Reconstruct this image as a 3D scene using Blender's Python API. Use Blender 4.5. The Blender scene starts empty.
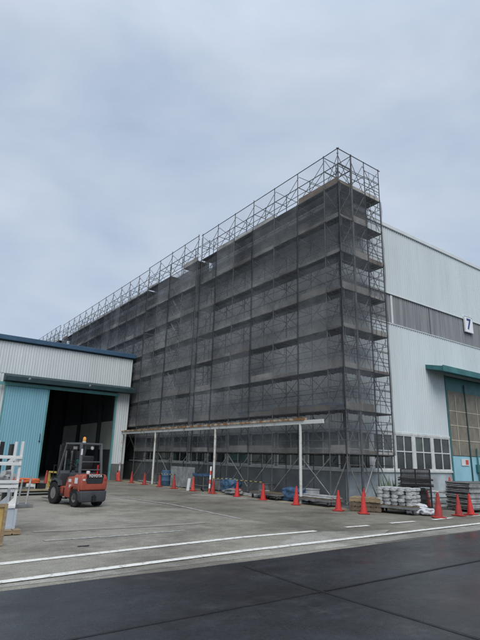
import bpy, math, random
from mathutils import Vector, Matrix, noise
random.seed(7)
S = bpy.context.scene
COL = S.collection

# ------------------------------------------------------------------ materials
def nt(name):
    m = bpy.data.materials.new(name); m.use_nodes = True
    t = m.node_tree
    return m, t, t.nodes['Principled BSDF']

def mat(name, col, rough=.7, metal=0., scale=3., amount=.25, dark=None, bump=0., bscale=40., spec=.4, stretch=None, detail=6.):
    """procedural: base colour mottled towards a second tone with two noises, optional bump"""
    m, t, b = nt(name); N, L = t.nodes, t.links
    tc = N.new('ShaderNodeTexCoord'); src = tc.outputs['Object']
    if stretch:
        mp = N.new('ShaderNodeMapping'); mp.inputs['Scale'].default_value = stretch
        L.new(src, mp.inputs['Vector']); src = mp.outputs['Vector']
    n1 = N.new('ShaderNodeTexNoise'); n1.inputs['Scale'].default_value = scale; n1.inputs['Detail'].default_value = detail
    n1.inputs['Roughness'].default_value = .65
    L.new(src, n1.inputs['Vector'])
    r = N.new('ShaderNodeValToRGB')
    d = dark if dark else tuple(c*(1-amount) for c in col)
    l = tuple(min(1, c*(1+amount*.6)) for c in col) if not dark else col
    r.color_ramp.elements[0].position = .32; r.color_ramp.elements[0].color = (*d, 1)
    r.color_ramp.elements[1].position = .68; r.color_ramp.elements[1].color = (*l, 1)
    L.new(n1.outputs['Fac'], r.inputs['Fac']); L.new(r.outputs['Color'], b.inputs['Base Color'])
    b.inputs['Roughness'].default_value = rough; b.inputs['Metallic'].default_value = metal
    b.inputs['Specular IOR Level'].default_value = spec
    if bump:
        n2 = N.new('ShaderNodeTexNoise'); n2.inputs['Scale'].default_value = bscale; n2.inputs['Detail'].default_value = 4
        L.new(tc.outputs['Object'], n2.inputs['Vector'])
        bp = N.new('ShaderNodeBump'); bp.inputs['Strength'].default_value = bump; bp.inputs['Distance'].default_value = .02
        L.new(n2.outputs['Fac'], bp.inputs['Height']); L.new(bp.outputs['Normal'], b.inputs['Normal'])
    return m

def clad_mat(name, col, streak, amt=.5):
    m = mat(name, col, .55, 0, .35, .09, stretch=(1, 1, .25), spec=.35); t = m.node_tree; N, L = t.nodes, t.links; b = N['Principled BSDF']
    src = b.inputs['Base Color'].links[0].from_socket; tc = N['Texture Coordinate'].outputs['Object']
    mp = N.new('ShaderNodeMapping'); mp.inputs['Scale'].default_value = (4.5, 4.5, .16); L.new(tc, mp.inputs['Vector'])
    n = N.new('ShaderNodeTexNoise'); n.inputs['Scale'].default_value = 1.3; n.inputs['Detail'].default_value = 7; n.inputs['Roughness'].default_value = .7; L.new(mp.outputs['Vector'], n.inputs['Vector'])
    mr = N.new('ShaderNodeMapRange'); mr.inputs['From Min'].default_value = .52; mr.inputs['From Max'].default_value = .78; mr.inputs['To Max'].default_value = amt; L.new(n.outputs['Fac'], mr.inputs['Value'])
    x = N.new('ShaderNodeMix'); x.data_type = 'RGBA'; L.new(mr.outputs['Result'], x.inputs[0]); L.new(src, x.inputs[6]); x.inputs[7].default_value = (*streak, 1)
    L.new(x.outputs[2], b.inputs['Base Color']); return m
def rust_mat(name, base, rust=(.16, .07, .025), scale=2.5, edge=.55, rough=.7, metal=0.):
    m, t, b = nt(name); N, L = t.nodes, t.links
    tc = N.new('ShaderNodeTexCoord')
    n1 = N.new('ShaderNodeTexNoise'); n1.inputs['Scale'].default_value = scale; n1.inputs['Detail'].default_value = 8; n1.inputs['Roughness'].default_value = .7
    L.new(tc.outputs['Object'], n1.inputs['Vector'])
    r = N.new('ShaderNodeValToRGB')
    r.color_ramp.elements[0].position = edge-.06; r.color_ramp.elements[0].color = (*base, 1)
    r.color_ramp.elements[1].position = edge+.08; r.color_ramp.elements[1].color = (*rust, 1)
    L.new(n1.outputs['Fac'], r.inputs['Fac']); L.new(r.outputs['Color'], b.inputs['Base Color'])
    b.inputs['Roughness'].default_value = rough; b.inputs['Metallic'].default_value = metal
    return m

def gauze(name, col, lo, hi, seed=0., fade=False):
    """woven scaffold netting: part of the light passes straight through"""
    m, t, b = nt(name); N, L = t.nodes, t.links
    N.remove(b)
    out = N['Material Output']
    tc = N.new('ShaderNodeTexCoord'); geo = N.new('ShaderNodeNewGeometry')
    mp = N.new('ShaderNodeMapping'); mp.inputs['Location'].default_value = (seed, seed, seed); mp.inputs['Scale'].default_value = (1, 1, .55)
    L.new(geo.outputs['Position'], mp.inputs['Vector'])
    n = N.new('ShaderNodeTexNoise'); n.inputs['Scale'].default_value = .9; n.inputs['Detail'].default_value = 7; n.inputs['Roughness'].default_value = .65
    L.new(mp.outputs['Vector'], n.inputs['Vector'])
    mr = N.new('ShaderNodeMapRange'); mr.inputs['From Min'].default_value = .3; mr.inputs['From Max'].default_value = .7
    mr.inputs['To Min'].default_value = lo; mr.inputs['To Max'].default_value = hi
    L.new(n.outputs['Fac'], mr.inputs['Value'])
    n2 = N.new('ShaderNodeTexNoise'); n2.inputs['Scale'].default_value = .45; n2.inputs['Detail'].default_value = 8
    L.new(geo.outputs['Position'], n2.inputs['Vector'])
    r = N.new('ShaderNodeValToRGB')
    r.color_ramp.elements[0].position = .35; r.color_ramp.elements[0].color = (*[c*.65 for c in col], 1)
    r.color_ramp.elements[1].position = .7; r.color_ramp.elements[1].color = (*[c*1.45 for c in col], 1)
    L.new(n2.outputs['Fac'], r.inputs['Fac'])
    fac = mr.outputs['Result']
    if fade:
        sp = N.new('ShaderNodeSeparateXYZ'); L.new(tc.outputs['Generated'], sp.inputs[0])
        m2 = N.new('ShaderNodeMapRange'); m2.inputs['From Min'].default_value = .12; m2.inputs['From Max'].default_value = .75; m2.inputs['To Min'].default_value = 1; m2.inputs['To Max'].default_value = 0
        L.new(sp.outputs['Z'], m2.inputs['Value']); mm = N.new('ShaderNodeMath'); mm.operation = 'MULTIPLY'; L.new(fac, mm.inputs[0]); L.new(m2.outputs['Result'], mm.inputs[1]); fac = mm.outputs[0]
    d = N.new('ShaderNodeBsdfDiffuse'); L.new(r.outputs['Color'], d.inputs['Color'])
    tr = N.new('ShaderNodeBsdfTransparent')
    mx = N.new('ShaderNodeMixShader')
    L.new(fac, mx.inputs['Fac']); L.new(tr.outputs[0], mx.inputs[1]); L.new(d.outputs[0], mx.inputs[2])
    L.new(mx.outputs[0], out.inputs['Surface'])
    return m

def glass_mat(name, col, rough=.08):
    return mat(name, col, rough, 0, 1.3, .6, spec=.5)

M = {}
M['steel'] = mat('galvanised_steel', (.135, .14, .145), .5, .3, 2.2, .45)
M['steel_low'] = mat('worn_pale_steel', (.27, .27, .265), .55, .2, 3, .5)
M['brace'] = mat('brace_steel', (.11, .115, .12), .5, .3, 3, .4)
M['deck'] = mat('weathered_steel_deck', (.16, .157, .148), .75, .2, 2.5, .45)
M['toe'] = mat('toe_board', (.36, .345, .31), .8, 0, 1.1, .55)
M['toe_pale'] = mat('pale_toe_board', (.50, .48, .44), .8, 0, 1.3, .45)
M['toe_brown'] = mat('dirty_toe_board', (.22, .175, .14), .8, 0, 1.4, .5)
M['net'] = gauze('scaffold_netting', (.14, .15, .165), .14, .34)
M['net_panel'] = gauze('scaffold_netting_lower', (.20, .205, .21), .06, .40, 21.)
M['net_gable'] = gauze('scaffold_netting_gable', (.14, .15, .165), .24, .46, 4.)
M['net_dense'] = gauze('doubled_netting', (.085, .09, .095), .86, .96, 6.)
M['net_fold'] = gauze('gathered_netting', (.24, .235, .22), .0, .70, 3., True)
M['net_cover'] = gauze('dark_cover_net', (.045, .042, .045), .3, .75, 12.)
M['net_low'] = gauze('lower_netting', (.13, .14, .155), .10, .26, 15.)
M['net_thin'] = gauze('thin_netting', (.14, .15, .165), .12, .28, 9.)
M['net_top'] = gauze('top_netting', (.22, .23, .24), .05, .14, 2.)
M['clad'] = clad_mat('pale_cladding', (.60, .66, .675), (.40, .445, .455), .45)
M['clad_west'] = mat('west_cladding', (.72, .735, .73), .6, 0, .4, .30, stretch=(1, 1, .3), spec=.3)
M['clad_left'] = clad_mat('warehouse_cladding', (.60, .65, .665), (.42, .43, .40), .5)
M['band'] = mat('weathered_skylight_band', (.30, .315, .325), .55, 0, 1.6, .5, dark=(.17, .18, .195), stretch=(3.2, 3.2, .12), spec=.35)
M['trim'] = mat('roof_trim', (.66, .70, .70), .5, 0, 1.2, .1)
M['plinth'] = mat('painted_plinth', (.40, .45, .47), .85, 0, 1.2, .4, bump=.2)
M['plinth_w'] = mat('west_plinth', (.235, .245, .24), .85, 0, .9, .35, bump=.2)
M['sill'] = mat('window_sill', (.58, .60, .59), .7, 0, 1.7, .25)
M['wframe'] = mat('white_window_frame', (.62, .64, .635), .5, 0, 3, .2)
M['glass'] = glass_mat('dark_window_glass', (.035, .045, .042))
M['glass_green'] = glass_mat('curtained_window_glass', (.07, .095, .075), .06)
M['glass_grey'] = glass_mat('greyish_window_glass', (.06, .07, .072), .05)
M['core'] = mat('inner_wall', (.14, .14, .14), .9)
M['teal'] = mat('teal_paint', (.045, .17, .18), .5, 0, 1.5, .25)
M['teal_door'] = mat('teal_header', (.07, .215, .225), .5, 0, 1.2, .3)
M['tan'] = mat('tan_door_panel', (.215, .198, .16), .65, 0, 2.6, .3, stretch=(1, 1, .6))
M['cream'] = mat('cream_bar', (.52, .47, .37), .6, 0, 2, .2)
M['skyblue'] = mat('light_blue_paint', (.28, .52, .61), .5, 0, .9, .14)
M['blue_door'] = clad_mat('blue_sliding_door', (.21, .43, .52), (.16, .31, .37), .6)
M['fascia'] = mat('blue_fascia', (.045, .10, .17), .5, 0, 1.2, .25)
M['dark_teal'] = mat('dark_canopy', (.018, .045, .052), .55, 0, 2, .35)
M['teal_rail'] = mat('teal_rail', (.11, .30, .31), .5, 0, 2, .2)
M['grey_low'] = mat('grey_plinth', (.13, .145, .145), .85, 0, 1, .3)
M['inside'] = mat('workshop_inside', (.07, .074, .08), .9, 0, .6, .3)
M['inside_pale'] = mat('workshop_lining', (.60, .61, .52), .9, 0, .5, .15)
M['cone'] = mat('cone_red', (.54, .04, .035), .5, 0, 6, .18)
M['cone_old'] = mat('cone_faded', (.56, .075, .06), .65, 0, 5, .35)
M['cone_dirty'] = mat('cone_dirty', (.48, .045, .04), .65, 0, 7, .3, dark=(.20, .04, .032))
M['cone_base'] = mat('cone_base', (.40, .03, .025), .6, 0, 8, .35)
M['rubber'] = mat('black_rubber', (.014, .014, .015), .75, 0, 8, .3, bump=.15)
M['white'] = mat('white_paint', (.66, .67, .67), .45, 0, 2, .12)
M['white_worn'] = rust_mat('white_rusty_paint', (.60, .61, .58), (.24, .13, .06), 2.2, .60)
M['rusty'] = rust_mat('rusty_flange', (.46, .41, .33), (.22, .105, .035), 2.4, .46)
M['fork_red'] = mat('forklift_red', (.40, .085, .052), .45, 0, 3.2, .3, dark=(.27, .062, .042))
M['fork_grey'] = mat('forklift_grey', (.052, .057, .064), .5, 0, 3, .25)
M['black'] = mat('black_paint', (.014, .015, .016), .5, 0, 4, .3)
M['guard'] = mat('guard_grey', (.10, .105, .11), .45, 0, 4, .25)
M['rim'] = mat('wheel_rim', (.25, .24, .22), .5, .3, 5, .3)
M['amber'] = mat('amber_lens', (.75, .33, .05), .25, 0, 9, .1)
M['redlens'] = mat('red_lens', (.45, .02, .02), .2, 0, 9, .1)
M['clearlens'] = mat('pale_lens', (.6, .6, .58), .2, 0, 9, .1)
M['seat'] = mat('seat_vinyl', (.02, .02, .022), .5, 0, 5, .2)
M['wood'] = mat('pallet_wood', (.30, .225, .14), .85, 0, 3, .4, stretch=(1, 6, 6))
M['wood_dark'] = mat('dark_pallet_wood', (.15, .115, .08), .85, 0, 3, .45)
M['yellow'] = mat('yellow_paint', (.46, .35, .08), .55, 0, 3, .2)
M['pale_ply'] = mat('pale_plywood', (.33, .28, .18), .75, 0, 3, .35)
M['yellow_ply'] = mat('yellow_plywood', (.52, .36, .13), .7, 0, 3, .25)
M['orange'] = mat('orange_fabric', (.55, .12, .04), .65, 0, 5, .35)
M['palebox'] = mat('pale_grey_blue_steel', (.40, .445, .50), .5, 0, 1.4, .12)
M['silver'] = mat('silver_steel', (.46, .465, .46), .45, .2, 4, .5)
M['silver_dk'] = mat('dull_steel', (.19, .195, .195), .55, .2, 4, .45)
M['wrap'] = mat('white_wrapped_bundle', (.64, .65, .64), .5, 0, 6, .5, dark=(.22, .23, .235), bump=1., bscale=26)
M['sack'] = mat('white_sack', (.60, .61, .64), .7, 0, 7, .35, bump=.9, bscale=14)
M['tarp'] = mat('blue_tarp', (.055, .12, .21), .6, 0, 3, .4, bump=.6, bscale=9)
M['tarp_grey'] = mat('grey_cover', (.24, .255, .255), .7, 0, 3, .4, bump=.6, bscale=8)
M['cage'] = mat('dark_cage_wire', (.03, .03, .03), .5, .3, 4, .3)
M['junk'] = mat('dark_dirty_load', (.035, .034, .032), .8, 0, 5, .7, bump=1., bscale=9)
M['leaf'] = mat('weed_green', (.075, .115, .045), .6, 0, 5, .5)
M['sign_white'] = mat('sign_white', (.84, .85, .87), .4, 0, 2, .06)
M['net_seam'] = gauze('net_seam', (.05, .054, .06), .35, .75, 31.)
M['net_b'] = gauze('newer_netting', (.21, .22, .23), .24, .50, 17.)
M['navy'] = mat('navy_number', (.02, .05, .20), .5)
M['red'] = mat('red_paint', (.55, .07, .05), .5, 0, 4, .2)
M['conduit'] = mat('dark_green_conduit', (.03, .07, .07), .5)

# striped yellow-black bar
def stripe_mat():
    m, t, b = nt('hazard_stripes'); N, L = t.nodes, t.links
    tc = N.new('ShaderNodeTexCoord'); w = N.new('ShaderNodeTexWave'); w.bands_direction = 'X'; w.inputs['Scale'].default_value = .95
    L.new(tc.outputs['Object'], w.inputs['Vector'])
    r = N.new('ShaderNodeValToRGB'); r.color_ramp.interpolation = 'CONSTANT'
    r.color_ramp.elements[0].color = (.015, .015, .015, 1); r.color_ramp.elements[1].position = .5; r.color_ramp.elements[1].color = (.45, .35, .09, 1)
    L.new(w.outputs['Color'], r.inputs['Fac']); L.new(r.outputs['Color'], b.inputs['Base Color']); b.inputs['Roughness'].default_value = .5
    return m
M['stripes'] = stripe_mat()

# ground materials
def ground_mat(name, c0, c1, c2, big=.25, rough=(.55, .85), patch=None, bump=.25, cracks=True):
    m, t, b = nt(name); N, L = t.nodes, t.links
    tc = N.new('ShaderNodeTexCoord'); P = tc.outputs['Object']
    def noise_(sc, det, ro=.6, st=None):
        n = N.new('ShaderNodeTexNoise'); n.inputs['Scale'].default_value = sc; n.inputs['Detail'].default_value = det; n.inputs['Roughness'].default_value = ro
        if st:
            mp = N.new('ShaderNodeMapping'); mp.inputs['Scale'].default_value = st; L.new(P, mp.inputs['Vector']); L.new(mp.outputs['Vector'], n.inputs['Vector'])
        else: L.new(P, n.inputs['Vector'])
        return n.outputs['Fac']
    def ramp(f, a, ca, b_, cb):
        r = N.new('ShaderNodeValToRGB'); r.color_ramp.elements[0].position = a; r.color_ramp.elements[0].color = (*ca, 1)
        r.color_ramp.elements[1].position = b_; r.color_ramp.elements[1].color = (*cb, 1); L.new(f, r.inputs['Fac']); return r.outputs['Color']
    def mixc(f, a, b_, mode='MIX'):
        x = N.new('ShaderNodeMix'); x.data_type = 'RGBA'; x.blend_type = mode
        if hasattr(f, 'is_output') or not isinstance(f, (int, float)): L.new(f, x.inputs[0])
        else: x.inputs[0].default_value = f
        L.new(a, x.inputs[6]); L.new(b_, x.inputs[7]); return x.outputs[2]
    nb = noise_(big, 8, .6)
    base = ramp(nb, .35, c0, .65, c1)
    st = noise_(.45, 9, .72, (.8, 1., 1.))
    base = mixc(ramp(st, .52, (0, 0, 0), .68, (1, 1, 1)), base, ramp(st, 0, c2, 1, c2))
    damp = ramp(noise_(.36, 10, .74, (.9, 1.2, 1)), .46, (1, 1, 1), .58, (.62, .61, .60))
    base = mixc(1., base, damp, 'MULTIPLY')
    track = ramp(noise_(.8, 9, .7, (.7, 1., 1)), .48, (1, 1, 1), .70, (.80, .79, .78))
    base = mixc(1., base, track, 'MULTIPLY')
    pale = ramp(noise_(.9, 10, .75, (.8, 1., 1)), .56, (1, 1, 1), .68, (1.38, 1.35, 1.27))
    base = mixc(1., base, pale, 'MULTIPLY')
    fine = ramp(noise_(34, 5, .75), .28, (.55, .55, .55), .72, (1.45, 1.45, 1.45))
    base = mixc(1., base, fine, 'MULTIPLY')
    med = ramp(noise_(4.5, 7, .7), .3, (.82, .82, .82), .7, (1.12, 1.12, 1.12))
    base = mixc(1., base, med, 'MULTIPLY')
    L.new(base, b.inputs['Base Color'])
    mr = N.new('ShaderNodeMapRange'); mr.inputs['From Min'].default_value = .35; mr.inputs['From Max'].default_value = .65
    mr.inputs['To Min'].default_value = rough[0]; mr.inputs['To Max'].default_value = rough[1]
    L.new(noise_(.7, 8, .65, (.5, 1.3, 1)), mr.inputs['Value']); L.new(mr.outputs['Result'], b.inputs['Roughness'])
    b.inputs['Specular IOR Level'].default_value = .5
    bp = N.new('ShaderNodeBump'); bp.inputs['Strength'].default_value = bump; bp.inputs['Distance'].default_value = .012
    L.new(noise_(60, 3, .7), bp.inputs['Height']); L.new(bp.outputs['Normal'], b.inputs['Normal'])
    return m
M['yard'] = ground_mat('yard_asphalt', (.175, .163, .133), (.24, .225, .188), (.125, .116, .096))
M['slab'] = ground_mat('old_concrete', (.225, .212, .176), (.30, .284, .24), (.165, .154, .128))
M['road'] = ground_mat('fresh_dark_asphalt', (.024, .026, .030), (.038, .041, .047), (.052, .055, .061), .28, (.10, .46), bump=.40)
M['damp'] = ground_mat('damp_yard_stain', (.135, .13, .113), (.175, .168, .148), (.10, .096, .083), .8, (.25, .6))
M['dry'] = ground_mat('dry_pale_stain', (.20, .193, .17), (.25, .242, .215), (.15, .145, .125), .8)
M['wet'] = ground_mat('wet_road_film', (.016, .017, .0195), (.027, .029, .033), (.03, .031, .035), .5, (.07, .28), bump=.1)
M['edge'] = ground_mat('pale_concrete_edge', (.26, .25, .22), (.34, .33, .29), (.19, .185, .16), .9)
M['sand'] = ground_mat('sandy_verge', (.29, .25, .175), (.38, .335, .24), (.17, .15, .11), .8)
M['joint'] = ground_mat('tar_joint', (.006, .006, .007), (.011, .011, .012), (.03, .03, .032), 1.4, (.4, .6))
def paint_mat(name, col, wear):
    m, t, b = nt(name); N, L = t.nodes, t.links
    tc = N.new('ShaderNodeTexCoord'); n = N.new('ShaderNodeTexNoise'); n.inputs['Scale'].default_value = 9; n.inputs['Detail'].default_value = 9; n.inputs['Roughness'].default_value = .75
    L.new(tc.outputs['Object'], n.inputs['Vector'])
    r = N.new('ShaderNodeValToRGB'); r.color_ramp.elements[0].position = wear; r.color_ramp.elements[0].color = (.235, .23, .21, 1)
    r.color_ramp.elements[1].position = wear+.12; r.color_ramp.elements[1].color = (*col, 1)
    L.new(n.outputs['Fac'], r.inputs['Fac']); L.new(r.outputs['Color'], b.inputs['Base Color']); b.inputs['Roughness'].default_value = .7
    return m
M['line'] = paint_mat('white_road_paint', (.70, .69, .65), .36)
M['line_worn'] = paint_mat('worn_white_paint', (.40, .395, .37), .47)
M['line_yellow'] = paint_mat('faded_yellow_paint', (.31, .275, .20), .49)

# ------------------------------------------------------------------ mesh builder
class MB:
    def __init__(s): s.v = []; s.f = []
    def quad(s, *p):
        i = len(s.v); s.v += [tuple(q) for q in p]; s.f.append(tuple(range(i, i+len(p))))
    def box(s, a, b):
        x0, y0, z0 = [min(a[k], b[k]) for k in range(3)]; x1, y1, z1 = [max(a[k], b[k]) for k in range(3)]
        i = len(s.v)
        s.v += [(x0,y0,z0),(x1,y0,z0),(x1,y1,z0),(x0,y1,z0),(x0,y0,z1),(x1,y0,z1),(x1,y1,z1),(x0,y1,z1)]
        s.f += [(i,i+3,i+2,i+1),(i+4,i+5,i+6,i+7),(i,i+1,i+5,i+4),(i+1,i+2,i+6,i+5),(i+2,i+3,i+7,i+6),(i+3,i,i+4,i+7)]
        return s
    def tube(s, a, b, r, n=6, r2=None, caps=True):
        a = Vector(a); b = Vector(b); d = (b-a)
        if d.length < 1e-6: return s
        d.normalize(); u = d.orthogonal().normalized(); w = d.cross(u); r2 = r if r2 is None else r2
        i = len(s.v)
        for k in range(n):
            t = 2*math.pi*k/n; o = u*math.cos(t)+w*math.sin(t)
            s.v.append(tuple(a+o*r)); s.v.append(tuple(b+o*r2))
        for k in range(n):
            j = (k+1) % n; s.f.append((i+2*k, i+2*j, i+2*j+1, i+2*k+1))
        if caps:
            s.f.append(tuple(i+2*k for k in range(n))[::-1]); s.f.append(tuple(i+2*k+1 for k in range(n)))
        return s
    def bar(s, a, b, w, h, up=(0, 0, 1)):
        a = Vector(a); b = Vector(b); d = (b-a).normalized(); u = Vector(up)
        x = d.cross(u)
        if x.length < 1e-4: x = d.cross(Vector((0, 1, 0)))
        x.normalize(); y = x.cross(d); i = len(s.v)
        for p in (a, b):
            for sx, sy in ((-1,-1),(1,-1),(1,1),(-1,1)): s.v.append(tuple(p+x*sx*w/2+y*sy*h/2))
        s.f += [(i,i+1,i+2,i+3),(i+7,i+6,i+5,i+4)] + [(i+k, i+4+k, i+4+(k+1)%4, i+(k+1)%4) for k in range(4)]
        return s
    def lathe(s, prof, c=(0,0,0), n=20, axis='Z', caps=True):
        i = len(s.v); m = len(prof)
        for (r, z) in prof:
            for k in range(n):
                t = 2*math.pi*k/n; p = (r*math.cos(t), r*math.sin(t), z)
                if axis == 'X': p = (p[2], p[0], p[1])
                if axis == 'Y': p = (p[0], p[2], p[1])
                s.v.append((c[0]+p[0], c[1]+p[1], c[2]+p[2]))
        for a in range(m-1):
            for k in range(n):
                j = (k+1) % n; s.f.append((i+a*n+k, i+a*n+j, i+(a+1)*n+j, i+(a+1)*n+k))
        if caps: s.f.append(tuple(i+k for k in range(n))[::-1]); s.f.append(tuple(i+(m-1)*n+k for k in range(n)))
        return s
    def prism(s, poly, a, b, axis='X'):
        """polygon (p,q) extruded along axis from a to b"""
        n = len(poly); i = len(s.v)
        for t in (a, b):
            for p, q in poly: s.v.append({'X': (t, p, q), 'Y': (p, t, q), 'Z': (p, q, t)}[axis])
        s.f.append(tuple(range(i, i+n))[::-1]); s.f.append(tuple(range(i+n, i+2*n)))
        for k in range(n): j = (k+1) % n; s.f.append((i+k, i+j, i+n+j, i+n+k))
        return s
    def build(s, name, m, parent=None, smooth=False, bevel=0., loc=None, segs=2):
        me = bpy.data.meshes.new(name); me.from_pydata(s.v, [], s.f); me.update()
        if smooth or bevel:
            import bmesh
            bm = bmesh.new(); bm.from_mesh(me)
            bmesh.ops.recalc_face_normals(bm, faces=bm.faces)
            if bevel:
                es = [e for e in bm.edges if len(e.link_faces) == 2 and e.calc_face_angle(0) > .6]
                bmesh.ops.bevel(bm, geom=es, offset=bevel, segments=segs, profile=.5, affect='EDGES', clamp_overlap=True)
            bm.to_mesh(me); bm.free()
        else:
            import bmesh
            bm = bmesh.new(); bm.from_mesh(me); bmesh.ops.recalc_face_normals(bm, faces=bm.faces); bm.to_mesh(me); bm.free()
        if smooth: me.shade_smooth(); me.set_sharp_from_angle(angle=math.radians(38))
        me.materials.append(m if not isinstance(m, str) else M[m])
        o = bpy.data.objects.new(name, me); COL.objects.link(o)
        if parent: o.parent = parent
        if loc: o.location = loc
        return o

def thing(name, label, cat, loc=(0,0,0), rz=0, group=None):
    o = bpy.data.objects.new(name, None); COL.objects.link(o); o.location = loc; o.rotation_euler = (0, 0, rz)
    o.empty_display_size = .3
    return tag(o, label, cat, group)
def tag(o, label, cat, group=None):
    o['label'] = label; o['category'] = cat
    if group: o['group'] = group
    return o
def struct(o): o['kind'] = 'structure'; return o
def dup(root, loc, rz=None, label=None, group=None, scale=None):
    r = root.copy(); COL.objects.link(r); r.location = loc
    if rz is not None: r.rotation_euler = (0, 0, rz)
    if label: r['label'] = label
    if group: r['group'] = group
    if scale: r.scale = (scale,)*3
    for ch in list(root.children):
        c = ch.copy(); COL.objects.link(c); c.parent = r
        for g in list(ch.children):
            d = g.copy(); COL.objects.link(d); d.parent = c
    return r
def text_mesh(name, body, size, m, parent, mw, depth=.004, offset=0., spacing=1.):
    c = bpy.data.curves.new(name, 'FONT'); c.body = body; c.size = size; c.extrude = depth; c.offset = offset
    c.align_x = 'CENTER'; c.align_y = 'CENTER'; c.space_character = spacing
    t = bpy.data.objects.new(name, c); COL.objects.link(t)
    bpy.context.view_layer.update()
    me = bpy.data.meshes.new_from_object(t.evaluated_get(bpy.context.evaluated_depsgraph_get()))
    COL.objects.unlink(t); bpy.data.objects.remove(t)
    me.name = name; me.materials.clear(); me.materials.append(M[m])
    o = bpy.data.objects.new(name, me); COL.objects.link(o); o.parent = parent; o.matrix_local = mw
    return o

# corrugated sheet: runs from u0 to u1, z0 to z1; P(u, v, z) -> xyz with v = outward offset
def corrugated(mb, u0, u1, z0, z1, P, pitch=.16, depth=.022):
    n = max(1, round((u1-u0)/pitch)); p = (u1-u0)/n; pts = []
    for k in range(n):
        a = u0+k*p; pts += [(a, 0), (a+p*.35, 0), (a+p*.5, depth), (a+p*.85, depth)]
    pts.append((u1, 0))
    i = len(mb.v)
    for u, v in pts: mb.v.append(P(u, v, z0)); mb.v.append(P(u, v, z1))
    for k in range(len(pts)-1): mb.f.append((i+2*k, i+2*k+2, i+2*k+3, i+2*k+1))
    return mb

# ------------------------------------------------------------------ ground
def sheet(name, poly, z, m, jag=0., step=.35):
    """polygon sheet whose edges wander a little"""
    pts = []
    for k in range(len(poly)):
        a = Vector((*poly[k], 0)); b = Vector((*poly[(k+1) % len(poly)], 0)); L = (b-a).length
        n = max(1, int(L/step)) if jag else 1; nrm = Vector((-(b-a).y, (b-a).x, 0)).normalized()
        for i in range(n):
            p = a+(b-a)*i/n
            q = p+nrm*jag*(noise.noise(p*1.3)+.5*noise.noise(p*5.1)) if jag and i else p
            pts.append((q.x, q.y, z))
    mb = MB(); mb.quad(*pts); return mb.build(name, m)
g = MB(); g.quad((-600,-600,0),(900,-600,0),(900,900,0),(-600,900,0)); struct(g.build('ground', 'yard'))
struct(sheet('concrete_yard', [(-30, 7.0), (9.25, 7.0), (9.3, 9.4), (9.15, 13), (9.0, 17), (8.5, 21.5), (8.2, 34.1), (-30, 34.1)], .004, M['slab'], .06))
struct(sheet('concrete_edge', [(-30, 6.9), (60, 8.4), (60, 9.6), (15.5, 8.35), (9.6, 7.9), (6.0, 7.75), (1.7, 7.6), (-30, 6.95+.4)], .008, M['edge'], .05))
struct(sheet('road', [(-60, -40), (60, -40), (60, 9.1), (13.7, 7.57), (5.4, 7.25), (1.6, 7.24), (-60, 6.9)], .012, M['road'], .035))
def strip(name, pts, w, z, m, jag=.0):
    mb = MB()
    for (a, b) in zip(pts[:-1], pts[1:]):
        a = Vector((*a, z)); b = Vector((*b, z)); d = (b-a).normalized(); n = Vector((-d.y, d.x, 0))*w/2
        L = (b-a).length; k = max(1, int(L/.25)); prev = None
        for i in range(k+1):
            p = a+(b-a)*i/k; wl = 1+jag*noise.noise(p*2.3); wr = 1+jag*noise.noise(p*2.3+Vector((9, 3, 0)))
            cur = (p+n*wl, p-n*wr)
            if prev: mb.quad(prev[0], cur[0], cur[1], prev[1])
            prev = cur
    return struct(mb.build(name, m))
strip('road_joint', [(5.25, 7.0), (5.22, 5.30), (5.33, 2.2)], .06, .016, 'joint', .5)
strip('road_joint', [(-8, 4.9), (1.98, 5.14), (5.2, 5.18)], .045, .016, 'joint', .5)
strip('road_joint', [(5.27, 5.18), (9.38, 5.28), (20, 5.6)], .05, .020, 'joint', .5)
strip('road_marking', [(-12, 8.75), (1.93, 8.93), (7.0, 9.44), (9.35, 9.46)], .17, .012, 'line', .15)
strip('road_marking', [(-12, 7.05), (1.71, 7.72), (6.0, 8.07), (15.3, 8.45), (40, 9.4)], .17, .016, 'line', .12)
strip('road_marking', [(10.63, 9.62), (11.55, 9.6)], .15, .012, 'line', .25)
strip('road_marking', [(12.6, 9.68), (13.75, 9.66)], .15, .012, 'line', .25)
strip('road_marking', [(14.75, 9.68), (16.0, 9.76)], .15, .012, 'line', .25)
strip('road_marking', [(17.2, 9.75), (19.5, 9.9)], .10, .012, 'line', .25)
strip('road_marking', [(9.05, 12.2), (9.25, 16.7), (8.6, 21.2), (8.3, 26)], .16, .012, 'line_worn', .7)
strip('road_marking', [(3.2, 12.1), (5.2, 11.9), (7.6, 11.9)], .22, .012, 'line_yellow', .9)
strip('road_marking', [(3.1, 10.8), (4.4, 10.78), (6.4, 10.9)], .15, .012, 'line_worn', .9)
struct(sheet('sandy_verge', [(14.25, 12.4), (18.6, 12.4), (18.6, 13.2), (15.1, 13.3), (15.1, 34.1), (14.0, 34.1), (13.95, 30), (14.15, 25), (14.0, 20), (14.2, 16)], .004, M['sand'], .10))
struct(sheet('concrete_patch', [(6.6, 7.95), (10.3, 8.25), (11.4, 8.75), (9.4, 9.3), (8.2, 9.1)], .010, M['edge'], .12))
struct(sheet('sandy_verge', [(12.3, 20.6), (14.2, 16.4), (14.3, 17.4), (14.1, 22.5)], .008, M['edge'], .16))
struct(sheet('ground_under_scaffold', [(15.0, 13.35), (22.5, 12.9), (24, 14.5), (16.2, 14.55), (16.2, 34.1), (15.05, 34.1)], .008, M['grey_low'], .05))

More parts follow.
